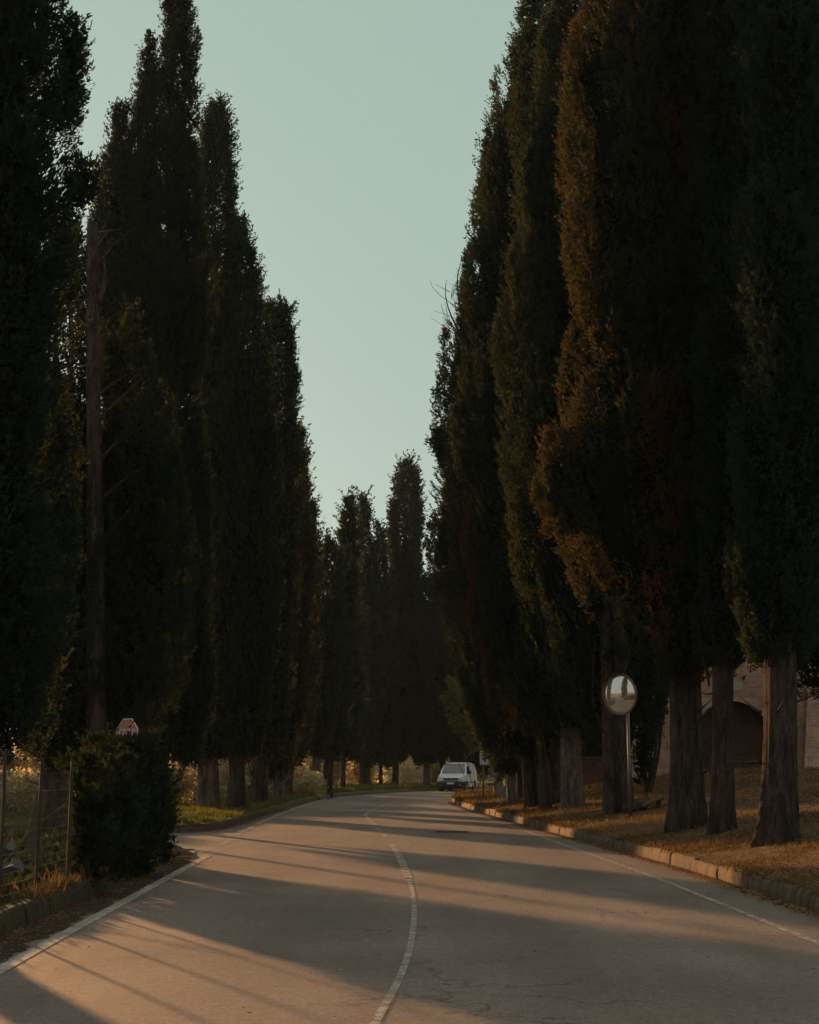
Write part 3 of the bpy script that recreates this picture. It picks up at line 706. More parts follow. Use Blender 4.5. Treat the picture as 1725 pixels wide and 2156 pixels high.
for (px, Y, s, w) in [(-10,40,.8,0),(28,44,.85,0),(66,52,1.0,0),(100,47,.62,0), (325,60,.9,1),(375,50,.75,1),(362,66,1.05,1), (400,58,.95,2),(440,70,1.15,2),(470,62,.95,2),
                      (500,74,1.1,3),(528,66,.9,3),(560,78,1.15,4),(590,84,1.1,4),(618,78,.95,5),(640,92,1.25,5),(632,70,.7,6),(705,96,1.2,7),(738,104,1.25,7),(765,118,1.3,7),(790,112,1.1,8),
                      (815,124,1.4,8),(850,116,1.2,8),(880,122,1.3,8),(915,118,1.25,8),(948,126,1.3,9),(985,122,1.2,9),(1010,130,1.35,10),(1040,124,1.1,10),(1075,130,1.2,10)]:
    spots.append((px, Y, s, w))
cnt = {}
for i, (px, Y, s, w_) in enumerate(spots):
    src = protos[i % 4]
    if i < 4: o = src
    else:
        o = src.copy(); COL.objects.link(o)
        for ch in list(src.children): c = ch.copy(); COL.objects.link(c); c.parent = o
    x = px/F*0+ (px-862.5)/F*Y
    o.location = (x, Y, lverge_z(x, Y)-.12 if Y < 113 else .0); o.scale = (s, s, s*random.uniform(.9,1.1)); o.rotation_euler = (0,0,random.random()*6.28)
    k = cnt.get(w_, 0); cnt[w_] = k+1
    tag(o, ['nearest', 'second', 'third', 'fourth', 'fifth'][k]+' '+looks[i%3]+' '+where[w_], 'bush', 'olive bushes behind the left trees')

# ------------------------------------------------------------------ wire fence
FX = -4.06; FY = [12.35, 14.55, 15.95, 17.4]
root = empty('wire_fence', (FX, 12.35, .14)); tag(root, 'dark green wire mesh fence on thin iron posts above the left kerb', 'fence')
for y in FY:
    mb = MB(); ln = random.uniform(-.02,.02); mb.tube([(0,y-12.35,-.2),(ln*.5,y-12.35,.8),(ln,y-12.35,1.52),(ln-.05,y-12.35,1.62)], [.018,.018,.017,.015], 8); mb.build('post', M['metal_dark'], root)
wire = mat('fence_wire', (.10,.09,.07), .5, .7)
for y0, y1 in zip(FY, FY[1:]):
    mb = MB()
    for k in range(14):
        z = .08+k*.1; sag = random.uniform(-.012,.012)
        mb.tube([(0,y0-12.35,z),(0.01*random.uniform(-1,1),(y0+y1)/2-12.35,z+sag),(0,y1-12.35,z)], .0028, 4, False)
    q = y0+.05
    while q < y1:
        mb.tube([(0,q-12.35,.06),(0,q-12.35,1.4)], .0016, 3, False); q += .05
    mb.build('mesh_panel', wire, root)

# ------------------------------------------------------------------ convex traffic mirror
b = on_bank(1328,1720); Ym = b[1]; mc = WD(1311,1462,Ym-.1); rad = wpx(42,Ym)
root = empty('traffic_mirror', b); tag(root, 'round convex traffic mirror on a grey pole among the right cypresses', 'traffic mirror')
mb = MB(); mb.tube([(0,0,-.3),(0,0,mc[2]-b[2]+.12)], .036, 12); mb.build('pole', M['metal_grey'], root, smooth=True)
nm = Vector((-.70,-.71,-.06)).normalized(); T = Vector((0,0,1)).cross(nm).normalized(); U = nm.cross(T)
c0 = Vector(mc)-Vector(b)+nm*.10
def disc(rings, nseg=40):
    v = []; f = []
    for (r, d) in rings:
        v += [c0+(T*math.cos(a*2*math.pi/nseg)+U*math.sin(a*2*math.pi/nseg))*r+nm*d for a in range(nseg)]
    k = len(rings)
    f += [[i*nseg+j, i*nseg+(j+1)%nseg, (i+1)*nseg+(j+1)%nseg, (i+1)*nseg+j] for i in range(k-1) for j in range(nseg)]
    return v, f
Rc = 1.3; rr = [rad*.96*i/10 for i in range(11)]; rr[0] = .002
v, f = disc([(r, math.sqrt(Rc*Rc-r*r)-math.sqrt(Rc*Rc-(rad*.96)**2)) for r in rr]); 
mm = mat('mirror_glass', (.80,.80,.76), .09, .75); 
mm2 = ramp(mm, noise(mm, 7, 5, .7), [(.4,(.02,.02,.02)),(.75,(.09,.09,.09))]); lk(mm, mm2, mm.node_tree.nodes['Principled BSDF'].inputs['Roughness'])
setc(mm, mix(mm, ramp(mm, noise(mm, 16, 6, .8), [(.45,(0,0,0)),(.7,(1,1,1))]), (.80,.76,.68), (.60,.53,.43)))
o = mesh_np('mirror_face', v, f, mm, root, smooth=True)
v, f = disc([(rad*.94,-.02),(rad*.94,.03),(rad*1.02,.032),(rad*1.03,-.01),(rad*.9,-.045),(.05,-.07),(.01,-.07)]); mesh_np('rim', v, f, mat('mirror_rim', (.17,.09,.055), .6), root, smooth=False)
v = []; f = []; nseg = 18
for i in range(nseg+1):
    a = R(25)+R(130)*i/nseg; dd = .09*math.sin(math.pi*i/nseg)**.5
    for (rq, d) in ((1.02,0),(1.05,.02+dd),(1.065,.02+dd),(1.04,0)):
        v.append(c0+(T*math.cos(a)+U*math.sin(a))*rad*rq+nm*d)
f = [[i*4+j, i*4+(j+1)%4, (i+1)*4+(j+1)%4, (i+1)*4+j] for i in range(nseg) for j in range(4)]
mesh_np('hood', v, f, mat('mirror_hood', (.06,.035,.025), .6), root)
mb = MB(); mb.tube([Vector((0,0,mc[2]-b[2])), c0-nm*.06], .022, 8); mb.box((0,0,mc[2]-b[2]), (.1,.1,.05)); mb.build('bracket', M['metal_grey'], root)

# ------------------------------------------------------------------ signs on the grassy nose
white = mat('sign_white', (.55,.53,.48), .5); black = mat('sign_black', (.02,.02,.02), .5); red = mat('sign_red', (.45,.07,.05), .5); blue = mat('sign_blue', (.02,.10,.28), .45)
for m_, c_ in ((white,(.55,.53,.48)),(red,(.42,.17,.14)),(blue,(.02,.10,.28))):
    setc(m_, mix(m_, ramp(m_, noise(m_, 6, 5, .7), [(.5,(0,0,0)),(.8,(1,1,1))]), c_, tuple(x*.7+.05 for x in c_)))
b = on_bank(1018,1683); Ys = b[1]; root = empty('road_sign', b); tag(root, 'white rectangular road sign with black border on two grey poles, half hidden by foliage', 'road sign')
def S3(px, py, Y, dy=0): 
    p = WD(px, py, Y); return Vector(p)-Vector(b)+Vector((0,dy,0))
a_, c_ = S3(1009,1612,Ys,-.05), S3(1064,1537,Ys,-.05)
def panel(name, x0, x1, z0, z1, y, th, mt, parent, rc=.05):
    poly = []
    for (cx, cz, a0) in ((x1-rc,z0+rc,-90),(x1-rc,z1-rc,0),(x0+rc,z1-rc,90),(x0+rc,z0+rc,180)):
        for k in range(5): a = R(a0+k*22.5); poly.append((cx+rc*math.cos(a), cz+rc*math.sin(a)))
    mb = MB(); mb.prism(poly, 'y', y, y+th); return mb.build(name, mt, parent)
bd = panel('board', a_[0], c_[0], a_[2], c_[2], -.05, .02, black, root)
panel('face', a_[0]+.03, c_[0]-.03, a_[2]+.03, c_[2]-.03, -.053, .003, white, bd, .04)
p1 = S3(1020,1610,Ys); mb = MB(); mb.box((p1[0]+.02,-.057,(a_[2]+c_[2])/2), (.07,.004,(c_[2]-a_[2])-.28)); mb.build('black_bar', black, bd)
for px_ in (1018, 1045):
    x = S3(px_,1650,Ys)[0]; mb = MB(); mb.tube([(x,0,-.3),(x,0,c_[2])], .035, 10); mb.build('pole', M['metal_grey'], root, smooth=True)
# blue round sign
Yb = Ys+8; b = WD(1040,1665,Yb); b = (b[0],Yb,bank_z(b[0],Yb)); root = empty('round_sign', b); tag(root, 'round blue sign with a pale centre behind the rectangular road sign', 'road sign')
q = S3(1042,1624,Yb); r_b = wpx(12.5,Yb); ns = 32
circ = lambda r: [(q[0]+r*math.cos(i*2*math.pi/ns), q[2]+r*math.sin(i*2*math.pi/ns)) for i in range(ns)]
mb = MB(); mb.prism(circ(r_b),'y',-.06,-.04); o = mb.build('disc', blue, root); mb = MB(); mb.prism(circ(r_b*.62),'y',-.064,-.061); mb.build('centre', mat('sign_beige',(.30,.24,.18),.6), o)
mb = MB(); mb.tube([(0,0,-.3),(0,0,q[2]+r_b*.8)], .03, 8); mb.build('pole', M['metal_grey'], root)
z_ = S3(1036,1643,Yb); mb = MB(); mb.box((z_[0],-.05,z_[2]), (.40,.02,.12)); o = mb.build('plate', mat('plate_beige',(.42,.33,.2),.6), root)
mb = MB(); mb.box((z_[0]-.02,-.05,z_[2]-.17), (.40,.02,.12)); o = mb.build('plate', M['wood'], root)
# house shaped marker pillars
grey = mat('pillar_grey', (.20,.19,.17), .8); setc(grey, mix(grey, ramp(grey, noise(grey, 9, 5, .7), [(.4,(0,0,0)),(.7,(1,1,1))]), (.24,.225,.2), (.13,.12,.10)))
for (x0, x1, yt, ye, Yp, lab) in ((1046,1063,1646,1658,Ys-.5,'taller grey house shaped marker pillar left of its twin on the grass'),(1054,1069,1655,1667,Ys-1.6,'shorter grey house shaped marker pillar right of its twin, next to the pale post')):
    p = WD((x0+x1)/2,1675,Yp); b = (p[0],Yp,bank_z(p[0],Yp)); root = empty('marker_pillar', b); tag(root, lab, 'marker pillar', 'house shaped marker pillars')
    hw = wpx(x1-x0,Yp)/2; zt = WD(x0,yt,Yp)[2]-b[2]; ze = WD(x0,ye,Yp)[2]-b[2]
    mb = MB(); mb.prism([(-hw,-.2),(hw,-.2),(hw,ze),(0,zt-.03),(-hw,ze)],'y',-.12,.12); mb.build('body', grey, root, bevel=.012)
    mb = MB(); mb.prism([(hw+.03,ze-.03),(hw+.03,ze+.01),(0,zt+.02),(-hw-.03,ze+.01),(-hw-.03,ze-.03),(0,zt-.028)],'y',-.15,.15); mb.build('cap', grey, root)
    mb = MB(); mb.box((0,-.123,ze*.45),(hw*1.3,.006,ze*.5)); mb.build('door', mat('pillar_door',(.17,.16,.14),.7), root)
b = WD(1069,1683,Ys-3.2); b = (b[0],Ys-3.2,bank_z(b[0],Ys-3.2)); root = empty('marker_post', b); tag(root, 'pale yellow marker post with a wider head beside the grey pillars', 'marker post')
yl = mat('post_yellow', (.50,.40,.20), .6); pw = mat('post_pale', (.46,.43,.33), .6)
zt = WD(1069,1641,Ys-3.2)[2]-b[2]; mb = MB(); mb.box((.02,0,zt/2-.15),(.09,.09,zt-.1)); mb.build('post', pw, root, bevel=.01); mb = MB(); mb.box((-.03,0,zt-.12),(.19,.12,.26)); mb.build('head', yl, root, bevel=.015)

# ------------------------------------------------------------------ stop sign above the hedge
b = WD(267,1700,26.6); b = (b[0],26.6,.1); root = empty('stop_sign', b); tag(root, 'red and white octagonal STOP sign poking out above the ivy hedge', 'stop sign')
cz = WD(267,1549,26.6)[2]-b[2]; rz = math.atan2(-.74,-.67)+math.pi/2
def octo(r): return [(r*math.cos(R(22.5+45*i)), r*math.sin(R(22.5+45*i))) for i in range(8)]
def face(poly, y0, y1, name, mt, parent):
    mb = MB(); mb.prism(poly,'y',y0,y1); return mb.build(name, mt, parent)
def shift(o): o.location = (0,0,cz); o.rotation_euler = (0,0,rz); return o
bo = shift(face(octo(.34),-.05,-.035,'board',white,root)); fr = face(octo(.318),-.053,-.0505,'red_face',red,bo)
cu = bpy.data.curves.new('stop_text','FONT'); cu.body = 'STOP'; cu.size = .26; cu.align_x = 'CENTER'; cu.align_y = 'CENTER'; cu.extrude = .002; cu.space_character = .95
to = bpy.data.objects.new('tmp_text', cu); COL.objects.link(to); dg = bpy.context.evaluated_depsgraph_get(); me = bpy.data.meshes.new_from_object(to.evaluated_get(dg)); bpy.data.objects.remove(to)
me.transform(Matrix.Translation((0,-.056,0)) @ Matrix.Rotation(R(90),4,'X') @ Matrix.Diagonal((.82,1.25,1,1))); me.materials.clear(); me.materials.append(white)
tx = bpy.data.objects.new('lettering', me); COL.objects.link(tx); tx.parent = bo
mb = MB(); mb.tube([(0,0,-.3),(0,0,cz+.28)], .028, 8); mb.build('pole', M['metal_grey'], root)

# ------------------------------------------------------------------ stone wall with the bricked arch
wx0, wy0, wx1, wy1 = 7.35, 50.0, 17.5, 46.0
L = math.hypot(wx1-wx0, wy1-wy0); root = empty('stone_wall', (wx0, wy0, .9)); root.rotation_euler = (0,0,math.atan2(wy1-wy0, wx1-wx0))
tag(root, 'old stone wall with a bricked up arch behind the right cypresses', 'wall')
def blocks(name, a, b_, mor, bw, rh, ms=.012):
    m = M[name] = mat(name, rough=.95, spec=.2); tc = nd(m,'ShaderNodeTexCoord'); sp = nd(m,'ShaderNodeSeparateXYZ'); cb = nd(m,'ShaderNodeCombineXYZ')
    lk(m, tc.outputs['Object'], sp.inputs[0]); lk(m, sp.outputs['X'], cb.inputs['X']); lk(m, sp.outputs['Z'], cb.inputs['Y'])
    nn = nd(m,'ShaderNodeTexNoise'); nn.inputs['Scale'].default_value = 1.2; lk(m, tc.outputs['Object'], nn.inputs['Vector'])
    va = nd(m,'ShaderNodeVectorMath', operation='MULTIPLY_ADD'); va.inputs[1].default_value = (.12,.12,0); lk(m, nn.outputs['Color'], va.inputs[0]); lk(m, cb.outputs[0], va.inputs[2])
    br = nd(m,'ShaderNodeTexBrick'); lk(m, va.outputs[0], br.inputs['Vector'])
    for k_, v_ in (('Scale',1),('Brick Width',bw),('Row Height',rh),('Mortar Size',ms),('Mortar Smooth',.3),('Bias',0)): br.inputs[k_].default_value = v_
    br.inputs['Color1'].default_value = (*a,1); br.inputs['Color2'].default_value = (*b_,1); br.inputs['Mortar'].default_value = (*mor,1)
    n1 = noise(m, 1.1, 5, .7); n2 = noise(m, 12, 5, .75)
    x = mix(m, 1.0, br.outputs['Color'], ramp(m, n1, [(.3,(.6,.57,.52)),(.7,(1.15,1.12,1.08))]), 'MULTIPLY')
    x = mix(m, 1.0, x, ramp(m, n2, [(.3,(.7,.7,.7)),(.7,(1.15,1.15,1.15))]), 'MULTIPLY')
    n4 = noise(m, 2.3, 3, .5); x = mix(m, ramp(m, n4, [(.66,(0,0,0)),(.70,(1,1,1))]), x, (.07,.05,.035))
    setc(m, x); h = mix(m, .5, br.outputs['Fac'], n2); 
    iv = nd(m,'ShaderNodeInvert'); lk(m, h, iv.inputs['Color']); bump(m, iv.outputs[0], .8, .05)
blocks('stone_blocks', (.76,.52,.38), (.64,.43,.31), (.48,.33,.24), .75, .34); blocks('bricks', (.16,.10,.07), (.12,.075,.052), (.11,.08,.06), .26, .075, .01)
TOP = 9.5; uc = 3.75; ra = 1.32; zs = 1.55                        # arch centre, radius, springing above the base
def fy(z): return .08*z                                        # batter
def left(z): return .24*z
us = sorted(set([round(x,3) for x in np.linspace(uc-ra, uc+ra, 25)])|{uc-ra-.001, uc+ra+.001})
mb = MB(); zl = [-.6,.5,1.5,3,5,TOP]
def wq(u0, u1, z0a, z0b, z1):
    mb.add([(u0, fy(z0a), z0a),(u1, fy(z0b), z0b),(u1, fy(z1), z1),(u0, fy(z1), z1)], [[0,1,2,3]])
for a_, b_ in zip(zl, zl[1:]):
    mb.add([(left(a_),fy(a_),a_),(uc-ra,fy(a_),a_),(uc-ra,fy(b_),b_),(left(b_),fy(b_),b_)], [[0,1,2,3]])
    mb.add([(left(a_),fy(a_),a_),(left(b_),fy(b_),b_),(left(b_)+.6,fy(b_)+1.6,b_),(left(a_)+.6,fy(a_)+1.6,a_)], [[0,1,2,3]])
    mb.add([(uc+ra,fy(a_),a_),(L,fy(a_),a_),(L,fy(b_),b_),(uc+ra,fy(b_),b_)], [[0,1,2,3]])
az = lambda u: zs+math.sqrt(max(0, ra*ra-(u-uc)**2))
arc = [uc-ra+2*ra*i/24 for i in range(25)]
for u0, u1 in zip(arc, arc[1:]): wq(u0, u1, az(u0), az(u1), TOP)
edge = [(uc-ra,-.6)]+[(u,az(u)) for u in arc]+[(uc+ra,-.6)]
for p, q_ in zip(edge, edge[1:]):
    mb.add([(p[0],fy(p[1]),p[1]),(q_[0],fy(q_[1]),q_[1]),(q_[0],fy(q_[1])+.5,q_[1]),(p[0],fy(p[1])+.5,p[1])], [[0,1,2,3]])
mb.box((L/2+1,1.6,TOP/2-.1),(L-2,.4,TOP)); mb.build('masonry', M['stone_blocks'], root)
mb = MB(); mb.add([(uc-ra-.1,.42,-.6),(uc+ra+.1,.42,-.6),(uc+ra+.1,.55,3.2),(uc-ra-.1,.55,3.2)], [[0,1,2,3]]); mb.build('brick_infill', M['bricks'], root)
mb = MB(); mb.tube([(.95+.24*0,-.12,-.2),(1.55,.16,3.2),(2.3,.5,6.5)], .055, 10); mb.build('drain_pipe', M['metal_grey'], root, smooth=True)
mb = MB(); pz = 3.35; mb.box((uc+.15,fy(pz)-.01,pz),(.5,.06,.28)); mb.build('pale_stone', white, root, bevel=.01)
mb = MB(); b0 = 6.1; mb.add([(b0,-.95,-.6),(b0+3,-.95,-.6),(b0+3,.5,5.2),(b0+.35,.5,5.2),(b0,.4,-.6),(b0+3,.9,-.6)], [[0,1,2,3],[0,3,4],[3,2,5,4]]); mb.build('buttress', M['stone_blocks'], root)
# low brick wall further along
b = (4.9, 58.0, bank_z(6,58)-.3); root = empty('low_wall', b); tag(root, 'low brown brick garden wall glimpsed between the middle right trunks', 'wall')
mb = MB(); mb.box((2.4,0,.75),(5.2,.35,1.5)); mb.build('brickwork', M['bricks'], root); mb = MB(); mb.box((2.4,0,1.54),(5.35,.45,.08)); mb.build('coping', M['kerb'], root)

# ------------------------------------------------------------------ odds and ends
b = on_bank(1366,1706); root = empty('rustic_bench', b); tag(root, 'small broken log bench lying on the bank right of the mirror pole', 'bench')
mb = MB(); Q = Matrix.Rotation(R(-22),3,'Y') @ Matrix.Rotation(R(12),3,'Z'); mb.box((0.08,0,.20),(.62,.26,.07),M=Q); mb.build('seat', M['wood'], root, bevel=.015)
for dx in (-.16,.22): mb = MB(); mb.tube([(dx,.0,-.15),(dx+.04,0,.2+dx*.35)], [.07,.055], 8); mb.build('leg', M['bark'], root)
mb = MB(); mb.tube([(-.62,-.05,.0),(-.3,-.02,.08),(-.05,0,.12)], [.10,.10,.09], 9); mb.build('log', M['bark'], root)
p = W(350,1801); root = empty('soil_mound', p)
v = []; f = []; na, nr = 20, 7; rg = random.Random(3)
for i in range(nr):
    t = i/(nr-1)
    for j in range(na):
        a = j*2*math.pi/na; r = .42*t*(1+.12*math.sin(3*a)+.05*rg.uniform(-1,1)); v.append((r*1.2*math.cos(a), r*math.sin(a)*.9, .2*(1-t**2)*(1+.08*rg.uniform(-1,1))-.01*t))
f = [[i*na+j, i*na+(j+1)%na, (i+1)*na+(j+1)%na, (i+1)*na+j] for i in range(nr-1) for j in range(na)]
bpy.data.objects.remove(root); o = mesh_np('soil_mound', v, f, M['bank_soil'], smooth=True); o.location = p; tag(o, 'small brown mound of earth at the kerbless corner right of the ivy hedge', 'earth mound')
a_ = Vector(W(366,1806)); b_ = Vector(W(408,1792)); mb = MB(); mb.tube([(0,0,.03),((b_-a_)*.5)[:2]+(.07,),((b_-a_)[:2]+(.035,))], [.03,.022,.012], 6)
o = mb.build('fallen_branch', M['bark'], smooth=True); o.location = a_; tag(o, 'fallen stick poking out of the earth mound onto the road edge', 'branch')
# garden clutter behind the fence
def crumple(name, loc, w, h, seed, label, mt):
    rg = random.Random(seed); v = []; f = []; n = 7
    for i in range(n):
        for j in range(n):
            u, t = i/(n-1)-.5, j/(n-1)-.5; v.append((u*w+rg.uniform(-.02,.02), t*w*.5+rg.uniform(-.02,.02), h*(1-abs(u)*1.6)*(.5+.5*rg.random())+.02))
    f = [[i*n+j,(i+1)*n+j,(i+1)*n+j+1,i*n+j+1] for i in range(n-1) for j in range(n-1)]
    o = mesh_np(name, v, f, mt); s_ = o.modifiers.new('thick','SOLIDIFY'); s_.thickness = .01; o.location = loc; return tag(o, label, 'plastic sheet')
pale = mat('pale_plastic', (.16,.17,.17), .6)
crumple('plastic_sheet', (-4.9,18.2,.12), .6, .35, 1, 'crumpled pale plastic sheet lying lowest behind the wire fence', pale)
crumple('plastic_sheet', (-5.6,20.6,.12), .45, .5, 2, 'smaller pale plastic scrap higher up behind the wire fence, near the leaning plank', pale)
mb = MB(); mb.box((0,0,.55),(.16,.04,1.25),M=Matrix.Rotation(R(9),3,'Y')); o = mb.build('wooden_plank', M['wood'], bevel=.005); o.location = (-5.25,20.4,.1); tag(o, 'weathered wooden plank leaning behind the wire fence', 'plank')
mb = MB(); mb.tube([(0,0,.02),(.3,.5,.35),(.55,1.1,.8),(.7,1.8,1.0)], [.018,.016,.013,.008], 6); o = mb.build('fallen_branch', M['bark_grey'], smooth=True); o.location = (-5.2,17.2,.1); tag(o, 'pale curved branch propped up behind the wire fence', 'branch')
root = empty('garden_bench', (-7.4,31,.06)); tag(root, 'small low wooden bench beside the reddish trunk behind the fence', 'bench'); root.rotation_euler = (0,0,.1)
for k in range(3): mb = MB(); mb.box((0,-.14+k*.14,.42),(1.3,.11,.04)); mb.build('slat', M['wood'], root)
for sx in (-.55,.55):
    for sy in (-.13,.13): mb = MB(); mb.box((sx,sy,.19),(.06,.06,.42)); mb.build('leg', M['wood'], root)

# ------------------------------------------------------------------ the van
vw = mat('van_paint', (.62,.66,.66), .35); setc(vw, mix(vw, ramp(vw, noise(vw, 3, 5, .7), [(.45,(0,0,0)),(.8,(1,1,1))]), (.80,.82,.81), (.66,.64,.6)))
vw.node_tree.nodes['Principled BSDF'].inputs['Coat Weight'].default_value = .5
dk = mat('van_plastic', (.014,.015,.016), .6); gl = mat('van_glass', (.025,.035,.038), .06, 0, 1.0); gl.node_tree.nodes['Principled BSDF'].inputs['Coat Weight'].default_value = 1.0
lamp = mat('van_lamp_glass', (.32,.34,.34), .12, .5); tyre = mat('tyre', (.018,.018,.018), .85); rim = mat('wheel_rim', (.22,.22,.22), .4, .6)
vp = W(951,1667.5); root = empty('white_van', (vp[0]+.45, vp[1]+2.0, 0)); tag(root, 'small white panel van driving towards the camera at the bend', 'van')
VR = R(-14); root.rotation_euler = (0,0,VR)
prof = [(-2.02,.30),(-2.07,.52),(-2.05,.72),(-1.98,.84),(-1.85,.93),(-1.38,1.09),(-1.12,1.34),(-.86,1.60),(-.70,1.72),(-.40,1.79),(.4,1.83),(1.3,1.83),(1.85,1.79),(2.0,1.70),(2.06,1.2),(2.07,.55),(2.02,.30)]
def hw(z): return interp(z, [(.25,.82),(.45,.85),(.95,.86),(1.15,.835),(1.6,.735),(1.75,.66),(1.83,.56)])
def bow(y, u): return .10*abs(u)**3*(1 if y < -1.0 else 0)*min(1,(-1.0-y)/.7 if y < -1 else 0)+(-.05*abs(u)**4 if y > 1.8 else 0)
mb = MB(); ug = [-1,-.92,-.7,-.35,0,.35,.7,.92,1]; vs = []
for (y, z) in prof: vs += [(u*hw(z), y+bow(y,u), z-(.035*abs(u)**6 if z > 1.5 else 0)) for u in ug]
k = len(ug); fs = [[i*k+j, i*k+j+1, (i+1)*k+j+1, (i+1)*k+j] for i in range(len(prof)-1) for j in range(k-1)]
fs += [[(len(prof)-1)*k+j, (len(prof)-1)*k+j+1, j+1, j] for j in range(k-1)]
mb.add(vs, fs)
# sides as quads between front and rear profile at the same height
nzs = [.30,.52,.72,.84,.93,1.09,1.34,1.60,1.70]
for sgn in (-1,1):
    loop = [(sgn*hw(z), y+bow(y,1), z-(.035 if z > 1.5 else 0)) for y, z in prof]; mb.add(loop, [list(range(len(loop)))[::(1 if sgn > 0 else -1)]])
mb.build('body', vw, root, bevel=.02)
def quadpanel(name, pts, mt, parent, th=.006, nrm=(0,-1,0)):
    nn = Vector(nrm).normalized()*th; mb = MB(); n = len(pts); v = [tuple(Vector(p)) for p in pts]+[tuple(Vector(p)+nn) for p in pts]
    mb.add(v, [list(range(n))[::-1], [n+i for i in range(n)]]+[[i,(i+1)%n,n+(i+1)%n,n+i] for i in range(n)]); return mb.build(name, mt, parent)
wn = Vector((0,-(1.60-1.09),.52)).normalized()
def ws(u, z): 
    y = interp(z, [(1.09,-1.38),(1.34,-1.12),(1.60,-.86),(1.72,-.70)]); return Vector((u*hw(z), y+bow(y,u), z))+wn*.012
for z0_, z1_ in ((1.12,1.69),):
    v = []; nu = 9; zz = [1.12,1.25,1.34,1.47,1.60,1.69]
    for z in zz: v += [ws(-.90+1.8*i/(nu-1), z) for i in range(nu)]
    f = [[a*nu+i, a*nu+i+1, (a+1)*nu+i+1, (a+1)*nu+i] for a in range(len(zz)-1) for i in range(nu-1)]
    ob = mesh_np('windscreen', v, f, gl, root, smooth=True)
for s in (-.35,.25): mb = MB(); mb.tube([ws(s,1.13)+wn*.012, ws(s-.35,1.22)+wn*.012], .008, 5); mb.build('wiper', dk, root)
# bumper, grille, lamps
mb = MB(); v = []; ub = [-1.02,-.93,-.7,-.35,0,.35,.7,.93,1.02]; sec = [(.26,-1.98),(.30,-2.10),(.50,-2.14),(.62,-2.12),(.66,-2.05)]
for z, y in sec: v += [(u*.86, y+.16*abs(u)**4, z) for u in ub]
n = len(ub); mb.add(v, [[a*n+i, a*n+i+1, (a+1)*n+i+1, (a+1)*n+i] for a in range(len(sec)-1) for i in range(n-1)])
for s in (-1,1): mb.box((s*.865,-1.80,.46),(.035,.40,.38))
mb.build('front_bumper', dk, root)
gr = quadpanel('grille', [(-.46,-2.055,.70),(.46,-2.055,.70),(.50,-2.0,.86),(-.50,-2.0,.86)], dk, root, .03)
mb = MB(); 
for k in range(3): mb.box((0,-2.078+k*.016,.735+k*.04),(.86,.02,.010))
mb.build('grille_bar', M['metal_grey'], gr)
mb = MB(); mb.prism([(.075*math.cos(i*.524), .81+.05*math.sin(i*.524)) for i in range(12)],'y',-2.075,-2.05); mb.build('emblem', lamp, gr)
for s in (-1,1):
    p = [(s*.50,-2.045,.70),(s*.80,-1.985,.72),(s*.845,-1.90,.80),(s*.80,-1.86,.94),(s*.53,-1.975,.87)]
    quadpanel('headlight', p if s > 0 else p[::-1], lamp, root, .02, (s*.25,-1,.1))
    mb = MB(); mb.prism([(s*.60+.06*math.cos(i*.628), .42+.06*math.sin(i*.628)) for i in range(10)],'y',-2.15,-2.12); mb.build('fog_lamp', lamp, root)
pl = quadpanel('number_plate', [(-.26,-2.15,.47),(.26,-2.15,.47),(.26,-2.15,.58),(-.26,-2.15,.58)], mat('plate_white',(.6,.6,.56),.4), root, .012)
for s in (-1,1): quadpanel('plate_band', [(s*.235-.022,-2.164,.472),(s*.235+.022,-2.164,.472),(s*.235+.022,-2.164,.578),(s*.235-.022,-2.164,.578)], blue, pl, .002)
for s in (-1,1):                                                # side glass, doors, mirrors
    X = lambda z, y=0: s*(hw(z)+.006)
    pts = [(X(1.12),-1.12,1.12),(X(1.12),-.25,1.12),(X(1.55),-.25,1.58),(X(1.55),-.66,1.58)]
    quadpanel('side_window', pts if s < 0 else pts[::-1], gl, root, .006, (s,0,0))
    for yv in (-.18, .95):
        mb = MB(); mb.box((s*(hw(.95)+.001),yv,.75),(.012,.012,.8)); mb.build('door_seam', dk, root)
    mb = MB(); mb.box((s*(hw(.95)+.012),-.32,.98),(.03,.18,.035)); mb.build('door_handle', dk, root)
    mb = MB(); mb.box((s*(hw(.6)+.012),.3,.58),(.03,2.6,.06)); mb.build('side_moulding', dk, root)
    mb = MB(); mb.box((s*(.86+.14),-1.02,1.19),(.16,.10,.22)); mb.box((s*.87,-1.02,1.13),(.1,.05,.05)); mb.build('wing_mirror', dk, root, bevel=.02)
    for yv in (-1.28, 1.30):
        t = empty('wheel', (s*.77, yv, .30)); t.parent = root
        mb = MB(); n = 24; a0 = [(.195,-.09),(.30,-.095),(.315,-.06),(.315,.06),(.30,.095),(.195,.09)]; v = []
        for r, x in a0: v += [(x, r*math.cos(i*2*math.pi/n), r*math.sin(i*2*math.pi/n)) for i in range(n)]
        k = len(a0); mb.add(v, [[a*n+i, a*n+(i+1)%n, ((a+1)%k)*n+(i+1)%n, ((a+1)%k)*n+i] for a in range(k) for i in range(n)]); mb.build('tyre', tyre, t, smooth=True)
        mb = MB(); mb.prism([(.2*math.cos(i*2*math.pi/n), .2*math.sin(i*2*math.pi/n)) for i in range(n)],'x',s*.06-.005,s*.06+.02*s); mb.build('rim', rim, t)
        mb = MB(); mb.prism([(yv+.37*math.cos(i*math.pi/12), .32+.37*math.sin(i*math.pi/12)) for i in range(13)],'x',s*.848,s*.866); mb.build('wheel_arch', dk, root)
mb = MB(); mb.box((0,0,.30),(1.5,3.7,.14)); mb.build('underbody', dk, root)
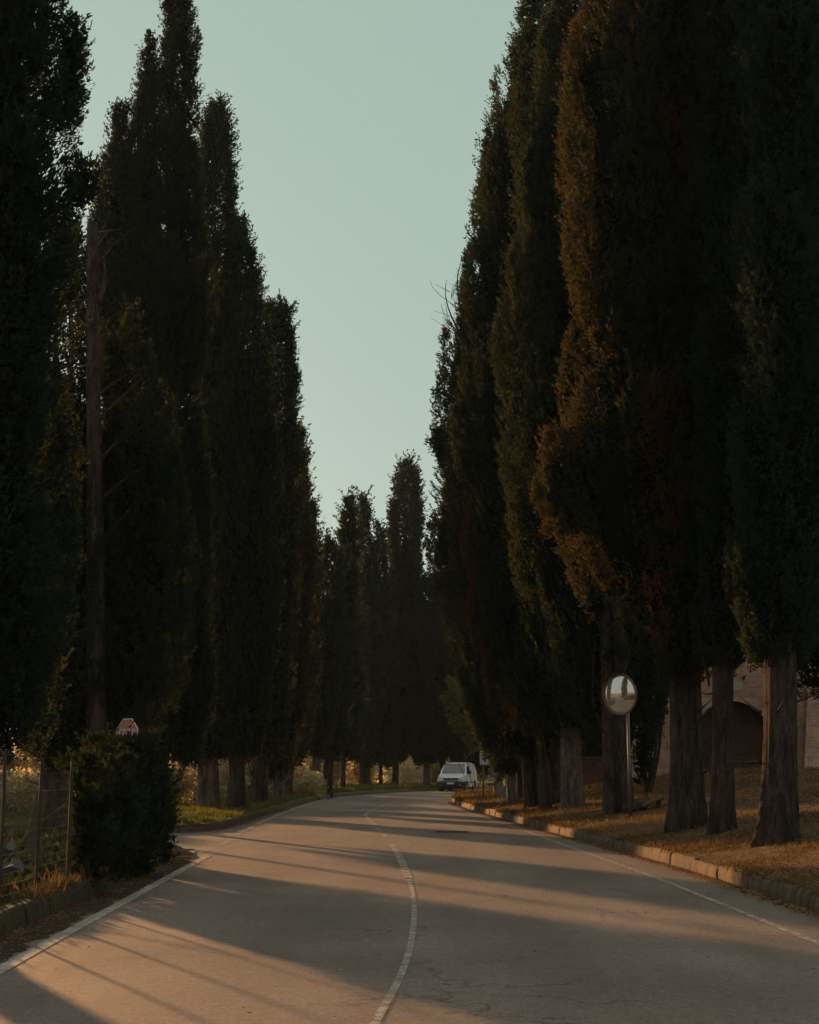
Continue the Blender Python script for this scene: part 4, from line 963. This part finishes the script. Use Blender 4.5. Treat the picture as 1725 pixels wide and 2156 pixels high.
#PART2
# ------------------------------------------------------------------ lights and air
SUN_AZ = R(28.5); SUN_EL = R(8.5)                 # azimuth to the left of the view direction
sd = Vector((-math.sin(SUN_AZ)*math.cos(SUN_EL), math.cos(SUN_AZ)*math.cos(SUN_EL), math.sin(SUN_EL)))
l = bpy.data.lights.new('sun', 'SUN'); l.energy = 4.7; l.angle = R(1.3); l.color = (1.0,.48,.19)
lo_ = bpy.data.objects.new('sun', l); COL.objects.link(lo_); lo_.rotation_euler = sd.to_track_quat('Z','Y').to_euler(); lo_.location = (-40,80,40)
w = bpy.data.worlds.new('World'); S.world = w; w.use_nodes = True; nt = w.node_tree
bg = nt.nodes['Background']; sk = nt.nodes.new('ShaderNodeTexSky'); sk.sky_type = 'NISHITA'; sk.sun_disc = False
sk.sun_elevation = SUN_EL; sk.sun_rotation = -SUN_AZ; sk.dust_density = 2.0; sk.air_density = 1.0; sk.ozone_density = 1.0
hs = nt.nodes.new('ShaderNodeHueSaturation'); hs.inputs['Saturation'].default_value = .35; hs.inputs['Value'].default_value = .55
nt.links.new(sk.outputs[0], hs.inputs['Color'])
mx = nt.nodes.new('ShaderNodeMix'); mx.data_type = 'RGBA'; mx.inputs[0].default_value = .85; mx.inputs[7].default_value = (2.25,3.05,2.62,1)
tcw = nt.nodes.new('ShaderNodeTexCoord'); spw = nt.nodes.new('ShaderNodeSeparateXYZ'); nt.links.new(tcw.outputs['Generated'], spw.inputs[0])
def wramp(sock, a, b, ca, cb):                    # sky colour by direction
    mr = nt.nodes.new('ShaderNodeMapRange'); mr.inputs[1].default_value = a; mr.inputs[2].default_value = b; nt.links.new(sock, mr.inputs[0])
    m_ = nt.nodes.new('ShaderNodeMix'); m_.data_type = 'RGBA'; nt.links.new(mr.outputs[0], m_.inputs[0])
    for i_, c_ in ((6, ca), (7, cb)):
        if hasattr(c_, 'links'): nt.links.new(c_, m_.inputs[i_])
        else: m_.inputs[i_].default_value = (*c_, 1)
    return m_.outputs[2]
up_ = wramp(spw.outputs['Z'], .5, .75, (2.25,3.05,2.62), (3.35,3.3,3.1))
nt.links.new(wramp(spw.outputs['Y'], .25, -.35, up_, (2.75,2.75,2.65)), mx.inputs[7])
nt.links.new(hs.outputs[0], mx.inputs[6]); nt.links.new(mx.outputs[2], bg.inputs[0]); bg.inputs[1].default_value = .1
HAZE = True
if HAZE:
    mb = MB(); mb.box((0,0,29), (1320,1320,78)); hm = bpy.data.materials.new('haze'); hm.use_nodes = True; hm.node_tree.nodes.clear()
    o_ = hm.node_tree.nodes.new('ShaderNodeOutputMaterial'); pv = hm.node_tree.nodes.new('ShaderNodeVolumePrincipled')
    pv.inputs['Density'].default_value = .00015; pv.inputs['Color'].default_value = (.62,.80,.92,1); pv.inputs['Anisotropy'].default_value = .4
    hm.node_tree.links.new(pv.outputs[0], o_.inputs['Volume'])
    tag(mb.build('haze', hm), kind='stuff')
S.view_settings.view_transform = 'Standard'; S.view_settings.look = 'None'; S.view_settings.gamma = 1; S.view_settings.exposure = .8
S.render.engine = 'CYCLES'; S.cycles.max_bounces = 8; S.cycles.transparent_max_bounces = 8; S.cycles.volume_bounces = 0; S.cycles.diffuse_bounces = 3
